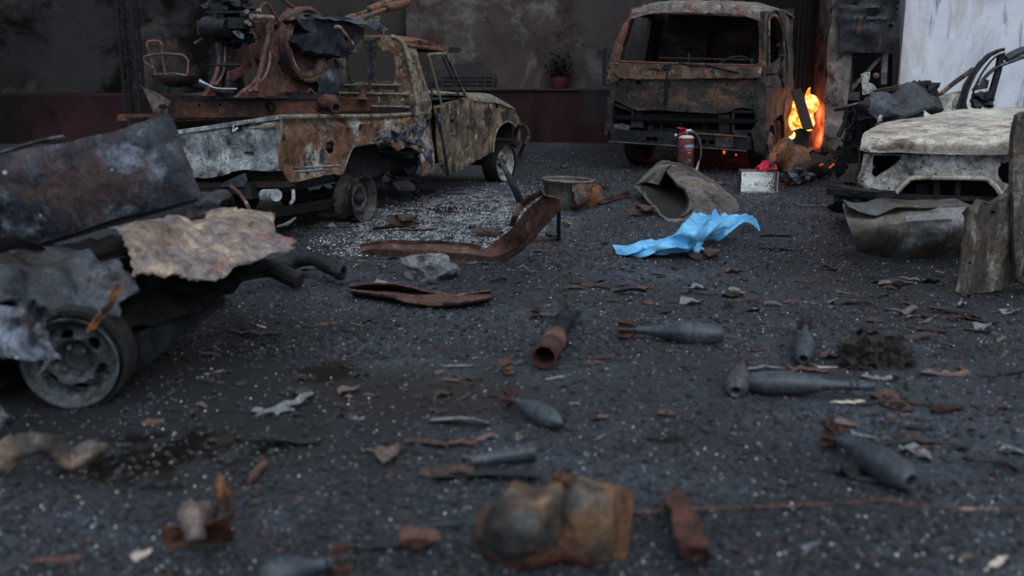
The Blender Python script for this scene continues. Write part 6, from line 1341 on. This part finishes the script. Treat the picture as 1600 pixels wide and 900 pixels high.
# pinkish grey crumpled piece lower left
t = thing('crumpled_scrap', 'crumpled pale and dark rust scrap on the ground at lower left', 'scrap', G(310, 845))
sheet('pale_leaf', 'flk_brown', t, [[G(282, 790, .12), G(300, 778, .14), G(322, 780, .12)], [G(284, 815, .1), G(304, 806, .14), G(326, 804, .1)], [G(290, 838, .05), G(304, 838, .1), G(318, 832, .06)]], k=7, jit=.025, jf=9, rag=.003)
sheet('rust_bowl', 'casingred', t, [[G(256, 826, .05), G(275, 818, .1), G(330, 812, .12), G(366, 805, .1)], [G(262, 846, .01), G(284, 846, .02), G(326, 838, .04), G(364, 830, .05)], [G(268, 854, .0), G(290, 860, .0), G(326, 852, .0), G(362, 842, .0)]], k=7, jit=.03, jf=8, rag=.004)
sheet('upright_shard', 'orangecloth', t, [[G(334, 770, .16), G(344, 740, .22), G(350, 750, .2)], [G(336, 812, .06), G(348, 800, .12), G(362, 806, .06)]], k=6, jit=.02, jf=9, rag=.004)

# ================================================================ scattered fragments
def flake_mesh(seed, kind):
    rnd = random.Random(seed)
    if kind == 'flake':
        n = 11; L_, W2 = .5, rnd.uniform(.12, .3)
        pts = [(L_*math.cos(2*PI*i/n)*rnd.uniform(.7, 1.1), W2*math.sin(2*PI*i/n)*rnd.uniform(.5, 1.25)) for i in range(n)]
        ed = [(i, (i+1) % n) for i in range(n)]; vv = [Vector(p) for p in pts]
        for i in range(40):
            p = (rnd.uniform(-.5, .5), rnd.uniform(-.3, .3))
            if inside(p, pts): vv.append(Vector(p))
        r = geometry.delaunay_2d_cdt(vv, ed, [], 1, 1e-5); cur = rnd.uniform(.3, 1.1); tw = rnd.uniform(-.8, .8)
        vs = [Vector((p.x, p.y*math.cos(tw*p.x), cur*p.y*p.y*2+tw*p.x*p.y+.08*noise.noise(Vector((p.x*6, p.y*6, seed)))+.25*cur*p.x*p.x)) for p in r[0]]
        fs = [tuple(f) for f in r[2]]; return vs, fs, .022
    if kind == 'sliver':
        mb = MB(); P_ = [Vector((-.5+i/6, rnd.uniform(-.05, .05), rnd.uniform(0, .08))) for i in range(7)]
        w = [rnd.uniform(.03, .09) for _ in P_]; w[0] = .01; w[-1] = .02
        mb.loft([[p+Vector((0, -a, .05)), p+Vector((0, 0, -.0)), p+Vector((0, a, .06)), p+Vector((0, 0, .03))] for p, a in zip(P_, w)], caps=True); return mb.v, mb.f, 0
    if kind == 'chunk':
        mb = MB(); mb.blob((0, 0, 0), (.5, rnd.uniform(.25, .4), rnd.uniform(.15, .28)), 2, .55, 1.3, seed); return mb.v, mb.f, 0
    if kind == 'tube':
        mb = MB(); P_ = [Vector((-.5+i/5, .06*math.sin(i+seed), 0)) for i in range(6)]; mb.tube(P_, [.06, .08, .075, .09], 9); return mb.v, mb.f, 0
    if kind == 'curl':
        mb = MB(); n = 14; k = rnd.uniform(1.6, 3.0)
        rows = [[Vector((x+.03*math.sin(3*x+seed), (.14-.05*abs(x))*math.cos(k*j/n), .1*math.sin(k*j/n)+.06*math.sin(5*x+seed)+.08)) for x in (-.5, -.25, 0, .25, .5)] for j in range(n+1)]
        mb.loft(rows, closed=False); return [v+noise.noise_vector(v*5+Vector((seed, 0, 0)))*.05 for v in mb.v], mb.f, .03
PRO = {}
KN = {'flake': 'metal_flake', 'sliver': 'metal_sliver', 'chunk': 'charred_chunk', 'tube': 'tube_fragment', 'curl': 'curled_strip'}
def mesh_of(kind, sd, m):
    key = (kind, sd, m)
    if key not in PRO:
        vs, fs, th = flake_mesh(sd, kind); me = bpy.data.meshes.new(KN[kind]); me.from_pydata(vs, [], fs)
        if th:
            bm = bmesh.new(); bm.from_mesh(me); bmesh.ops.solidify(bm, geom=bm.faces[:], thickness=th); bmesh.ops.recalc_face_normals(bm, faces=bm.faces); bm.to_mesh(me); bm.free()
        else:
            bm = bmesh.new(); bm.from_mesh(me); bmesh.ops.recalc_face_normals(bm, faces=bm.faces); bm.to_mesh(me); bm.free()
        me.materials.append(M[m]); PRO[key] = me
        for p in me.polygons: p.use_smooth = True
        me.set_sharp_from_angle(angle=math.radians(38))
    return PRO[key]
rndS = random.Random(99)
def scat(kind, px, py, length, ang, m, label, group=None, tall=1.0, sd=None, tilt=.12, wid=1.0):
    sd = rndS.randrange(5) if sd is None else sd
    me = mesh_of(kind, sd, m); o = bpy.data.objects.new(KN[kind], me); COL.objects.link(o)
    S = Vector((length, length*wid, length*tall)); Rm = Matrix.Rotation(ang, 3, 'Z') @ Matrix.Rotation(rndS.uniform(-tilt, tilt), 3, 'X') @ Matrix.Rotation(rndS.uniform(-tilt, tilt)*.5, 3, 'Y')
    g_ = G(px, py); zs = [(Rm @ Vector((v.co.x*S.x, v.co.y*S.y, v.co.z*S.z))).z for v in me.vertices]
    o.matrix_world = Matrix.Translation((g_.x, g_.y, ground_z(g_.x, g_.y)-min(zs)-.002)) @ Rm.to_4x4() @ Matrix.Diagonal((S.x, S.y, S.z, 1))
    return tag(o, label, {'flake': 'metal flake', 'sliver': 'sliver', 'chunk': 'chunk', 'tube': 'fragment', 'curl': 'metal strip'}[kind], group)
T = scat
# individually readable pieces
gq = G(1366, 570); mb = MB()
for k, (dx, dy, dz, a_, b_, c_) in enumerate(((-.09, 0, .06, .07, .06, .08), (.0, .02, .06, .08, .06, .075), (.09, .0, .05, .07, .05, .07), (-.12, -.03, .02, .05, .05, .03), (.12, -.02, .03, .06, .04, .04))):
    mb.blob(gq+Vector((dx, dy, dz)), (a_, b_, c_), 3, .7, 3, k+3)
tag(put('charred_block', mb, 'charblock', ang=25), 'dark ragged charred block lying behind the long mortar bomb', 'block')
T('flake', 1368, 592, .17, -.3, 'flk_grey', 'pale grey smooth curved shard just above the tail of the long mortar bomb', tall=1.3)
T('flake', 1291, 572, .12, 0, 'flk_pale', 'cream white fragment between the nose pointing bomb and the long bomb')
T('sliver', 1262, 580, .2, -.3, 'flk_orange', 'rusty sliver lying above the long mortar bomb', wid=1.5)
T('sliver', 1195, 577, .2, .1, 'flk_grey', 'grey sliver between the two mortar bombs at left of the long bomb')
T('curl', 1335, 476, .22, 0, 'flk_rust', 'rusty curved rim strip lying alone above the brown block', tall=.5)
T('curl', 1490, 492, .28, -.8, 'flk_rust', 'dark rusty curl lying in front of the upright panel', tall=.6)
T('curl', 1525, 502, .25, -.5, 'rust_dark', 'dark brown strip lying right of the rusty curl before the upright panel', tall=.5)
T('flake', 1476, 586, .28, 0, 'flk_brown', 'flat brown tongue shaped piece right of the long bomb', wid=.7)
T('flake', 1505, 578, .1, 1.2, 'flk_orange', 'small rusty upright tab at the end of the flat brown tongue', tall=1.5)
T('tube', 1580, 585, .17, .5, 'flk_black', 'short black tube near the right edge beside the mortar bombs')
T('flake', 1384, 624, .17, -1.0, 'flk_orange', 'orange rust shard touching the tail of the long bomb', tall=1.2)
T('flake', 1402, 634, .16, -.9, 'flk_rust', 'rusty shard leaning right of the orange one at the bomb tail')
T('tube', 1360, 630, .14, .2, 'flk_black', 'short grey black tube below the tail of the long bomb')
T('sliver', 1325, 628, .16, -.05, 'flk_pale', 'pale splinter below the tail boom of the long bomb')
T('tube', 1417, 605, .1, 1.4, 'flk_black', 'small black tube stub right of the long bomb tail')
T('flake', 1440, 668, .16, .1, 'flk_black', 'black folded flake above right of the nearest right mortar bomb', tall=1.4)
T('tube', 1397, 694, .15, -.1, 'flk_black', 'black tube lying behind the nearest right mortar bomb')
T('flake', 1432, 712, .16, -1.1, 'flk_grey', 'grey tilted flake touching the nearest right mortar bomb')
T('curl', 1312, 738, .15, 1.2, 'flk_black', 'black crumpled curl left of the nearest right mortar bomb', tall=1.2)
T('flake', 1326, 742, .12, 1.4, 'flk_black', 'upright black shard between the black curl and the nearest right bomb', tall=1.8)
T('tube', 1358, 752, .14, -.4, 'flk_black', 'grey black stub in front of the nearest right mortar bomb')
T('sliver', 1565, 732, .3, -.15, 'flk_black', 'long black stick lying near the right edge')
T('curl', 718, 664, .24, -.15, 'flk_grey', 'grey curved tongue shaped shard left of the small bulb bomb', tall=.7)
T('flake', 742, 670, .13, .4, 'flk_black', 'dark curled shard under the end of the grey tongue shard', tall=1.4)
T('sliver', 713, 572, .17, .1, 'flk_grey', 'straight pale grey strip lying above the rust brown scraps', wid=1.5)
T('flake', 704, 594, .13, -.5, 'flk_orange', 'orange brown curved scrap below the pale grey strip', tall=1.2)
T('flake', 725, 622, .12, 1.0, 'flk_rust', 'rusty twisted scraps right of the brown patch')
T('curl', 668, 694, .2, -.3, 'flk_rust', 'dark rusty torn strip with a hole left of the bomb tail tube', tall=.5)
T('sliver', 722, 695, .2, .35, 'flk_orange', 'thin orange rust splinter trailing from the dark torn strip')
T('flake', 607, 718, .17, 1.25, 'flk_brown', 'brown folded leaf like scrap with an upright flap', tall=1.5)
T('sliver', 583, 708, .12, -.3, 'flk_brown', 'brown splinter touching the folded leaf scrap')
T('flake', 630, 725, .09, -1.0, 'flk_rust', 'small curled rusty scrap right of the folded leaf scrap', tall=1.4)
T('curl', 700, 744, .2, -.2, 'flk_rust', 'curved rusty strip end above the black flat bar')
T('curl', 760, 752, .38, -.06, 'flk_black', 'flat black bar lying between the bomb tail tube and the casing', tall=.3)
T('curl', 445, 697, .3, .08, 'flk_black', 'black jagged strip left of centre in the foreground', tall=.4)
T('tube', 402, 745, .17, 1.4, 'flk_orange', 'orange rusty square pin standing left of the black jagged strip', tall=1.2)
T('chunk', 655, 862, .1, .2, 'flk_orange', 'pinkish rust lump with a cap left of the casing', tall=1.4)
T('sliver', 590, 858, .2, .15, 'flk_black', 'black splinter between the rust lump and the bottom bomb')
T('tube', 90, 880, .14, .2, 'flk_orange', 'rusty tube stub at the bottom left corner')
T('flake', 222, 872, .09, 1.2, 'flk_pale', 'small pale pink leaf shaped chip near the bottom left')
T('flake', 1265, 855, .1, .6, 'flk_grey', 'silvery grey chip lying below the thin rod')
T('sliver', 1555, 885, .14, .7, 'flk_pale', 'pale splinter at the bottom right corner')
T('tube', 943, 560, .12, .15, 'flk_rust', 'brown tube stub just right of the rusty tube')
T('flake', 928, 566, .1, 0, 'flk_orange', 'flat rust brown oval flake below the brown tube stub', tall=.4)
T('flake', 1041, 650, .1, -.1, 'flk_orange', 'lone reddish flake lying below the farthest flat mortar bomb')
T('flake', 944, 577, .06, 0, 'flk_pale', 'small salmon pink pebble below the flat oval flake')
T('tube', 866, 592, .1, .4, 'flk_grey', 'small grey stub below the mouth of the rusty tube')
T('curl', 1212, 370, .3, .05, 'flk_black', 'thin black sliver right of the blue plastic sheet', tall=.25)
T('flake', 1270, 322, .42, .1, 'flk_brown', 'flat purplish brown crumpled sheet between the silver box and grey car', tall=.35, wid=1.3)
T('chunk', 1310, 330, .2, 0, 'flk_black', 'olive black lump left of the loose bumper')
T('chunk', 1105, 404, .2, 0, 'flk_rust', 'rusty brown lump just below the blue plastic sheet', tall=.7)
T('curl', 1222, 392, .34, .05, 'flk_black', 'long low black strip below right of the blue sheet', tall=.3)
T('chunk', 1004, 336, .26, .2, 'flk_rust', 'brown ragged debris at the lower left of the bent duct', tall=.7)
T('sliver', 1122, 288, .3, -.75, 'flk_grey', 'grey flat slat behind the bent duct', wid=1.6)
T('curl', 985, 462, .2, -.1, 'flk_black', 'black curved flake right of the gutter strip')
T('chunk', 630, 352, .25, .1, 'flk_rust', 'rusty clump on the pale ash beside the pickup', tall=.7)
T('curl', 617, 362, .36, .15, 'rust_dark', 'dark ribbed rusty plate lying on ash behind the bent channel', tall=.6)
T('sliver', 655, 362, .3, .06, 'flk_brown', 'brownish flat slat on the pale ash behind the bent channel', wid=1.6)
T('chunk', 765, 370, .25, 0, 'flk_rust', 'rusty heap in the bend of the long channel', tall=.8)
T('flake', 800, 458, .18, -.1, 'flk_black', 'black flat flake right of the gutter strip end')
T('sliver', 700, 432, .18, .6, 'flk_grey', 'grey splinters right of the pale lump')
T('sliver', 405, 512, .13, -.7, 'flk_pale', 'pale curved splinter on the dark ground left of centre')
T('sliver', 392, 525, .3, -.05, 'flk_rust', 'rusty bar lying below the pale curved splinter')
T('flake', 511, 505, .2, 0, 'flk_orange', 'flat orange flake beside the puddle', tall=.4)
T('flake', 240, 660, .11, 0, 'flk_orange', 'orange rust flake beside the bare wheel', tall=.4)
T('sliver', 447, 640, .34, .9, 'flk_grey', 'thin pale bent rods lying left of centre')
T('flake', 1395, 445, .25, 0, 'flk_brown', 'brown flat shard before the loose bumper', tall=.5)
T('sliver', 1430, 440, .22, -.5, 'flk_grey', 'grey tube like sliver before the loose bumper')
T('flake', 1345, 410, .16, -.2, 'flk_black', 'black shards at the left foot of the loose bumper')
T('flake', 1180, 548, .12, .2, 'flk_orange', 'rust red chip between the two rear mortar bombs')
T('flake', 850, 395, .2, .1, 'flk_rust', 'rusty flake under the raised end of the long channel')
T('chunk', 1480, 640, .13, .2, 'rust_dark', 'dark fuzzy clump at the right side of the yard', tall=.5)
T('flake', 1420, 880, .14, .2, 'flk_black', 'black flake near the bottom edge right of the strap')
# many more, by zone
Z_ = [  # (x0,y0,x1,y1, count, (len range), kinds, materials, label, group)
 (880, 400, 1330, 490, 78, (.05, .16), 'small scrap between the blue sheet and the mortar bombs', 'scraps below the blue sheet'),
 (1330, 415, 1590, 545, 66, (.05, .18), 'small scrap on the ground before the loose bumper', 'scraps before the bumper'),
 (1290, 555, 1590, 720, 44, (.04, .13), 'small scrap around the right hand mortar bombs', 'scraps round the right mortar bombs'),
 (560, 480, 960, 690, 46, (.03, .10), 'small scrap round the rusty tube', 'scraps round the rusty tube'),
 (480, 330, 860, 470, 50, (.05, .15), 'small scrap on the pale ash before the pickup', 'scraps on the ash'),
 (860, 300, 990, 400, 10, (.05, .15), 'small scrap left of the bent duct', 'scraps left of the duct'),
 (240, 470, 560, 660, 34, (.04, .13), 'small scrap right of the bare wheel', 'scraps right of the bare wheel'),
 (300, 660, 780, 870, 12, (.03, .06), 'tiny scrap in the foreground left of the casing', 'scraps left of the casing'),
 (1000, 640, 1560, 880, 12, (.03, .06), 'tiny scrap in the foreground right of the casing', 'scraps right of the casing'),
 (860, 255, 1000, 300, 8, (.06, .16), 'small scrap on the ground between pickup and truck', 'scraps between the trucks'),
]
for (x0, y0, x1, y1, n, lr, lab, grp) in Z_:
    for k in range(n):
        py = y0+(y1-y0)*rndS.random()**.8; px = rndS.uniform(x0, x1)
        kd = rndS.choice(('flake', 'flake', 'flake', 'curl', 'sliver', 'chunk'))
        m_ = rndS.choice(('flk_rust', 'flk_rust', 'flk_rust', 'flk_black', 'flk_black', 'flk_black', 'flk_brown', 'flk_orange', 'flk_grey'))
        ln = rndS.uniform(*lr)
        if kd == 'chunk': ln *= .5; m_ = rndS.choice(('flk_rust', 'flk_black', 'flk_brown'))
        T(kd, px, py, ln, rndS.uniform(-.9, .9), m_, lab+{'flk_rust': ', dark rusty', 'flk_black': ', black', 'flk_brown': ', brown', 'flk_orange': ', orange', 'flk_grey': ', grey'}[m_]+' '+{'flake': 'flake', 'curl': 'curl', 'sliver': 'sliver', 'chunk': 'chunk'}[kd], grp, tall=rndS.uniform(.7, 1.7), sd=rndS.randrange(4))
# uncountable small grit and glass grains
def grit(name, n, sz, m, label, seed, zones, cat, flat=.5):
    rnd = random.Random(seed); mb = MB()
    for k in range(n):
        x0, y0, x1, y1 = rnd.choice(zones); px = rnd.uniform(x0, x1); py = y0+(y1-y0)*rnd.random()**.75
        g_ = G(px, py); s = rnd.uniform(*sz); c = g_+Z*(ground_z(g_.x, g_.y)+s*.2)
        a = rnd.uniform(0, PI); u_ = Vector((math.cos(a), math.sin(a), rnd.uniform(-.3, .3))); v_ = Vector((-math.sin(a), math.cos(a), rnd.uniform(-.3, .3)))*rnd.uniform(.3, .9)
        mb.add([c-u_*s, c+v_*s, c+u_*s*.9, c-v_*s*.8, c+Z*s*flat], [(0, 3, 4), (3, 2, 4), (2, 1, 4), (1, 0, 4), (0, 1, 2, 3)])
    return tag(put(name, mb, m, smooth=False, loc=(0, 0, 0)), label, cat, kind='stuff')
ALL = [(0, 470, 1600, 900), (200, 340, 1600, 560), (450, 300, 1330, 420), (820, 225, 1320, 330), (820, 225, 1320, 300)]
grit('black_grit', 16000, (.008, .028), 'flk_black', 'countless black grit covering the yard ground', 1, ALL, 'grit')
grit('rust_grit', 1800, (.008, .026), 'flk_rust', 'countless rusty crumbs strewn over the yard ground', 2, ALL, 'grit')
grit('grey_grit', 7000, (.004, .012), 'flk_grey', 'countless grey cinders strewn over the yard ground', 3, ALL+[(520, 300, 800, 400)]*2, 'cinders')
grit('ash_grains', 4200, (.003, .011), 'ash', 'pale ash grains spilled round the pickup wheels and bent channel', 5, [(560, 300, 820, 400), (600, 280, 860, 345), (480, 360, 780, 400)], 'ash')
grit('glass_grains', 2200, (.003, .007), 'glassbit', 'tiny pale glass grains glinting over the yard ground', 4, ALL, 'glass grains', .9)
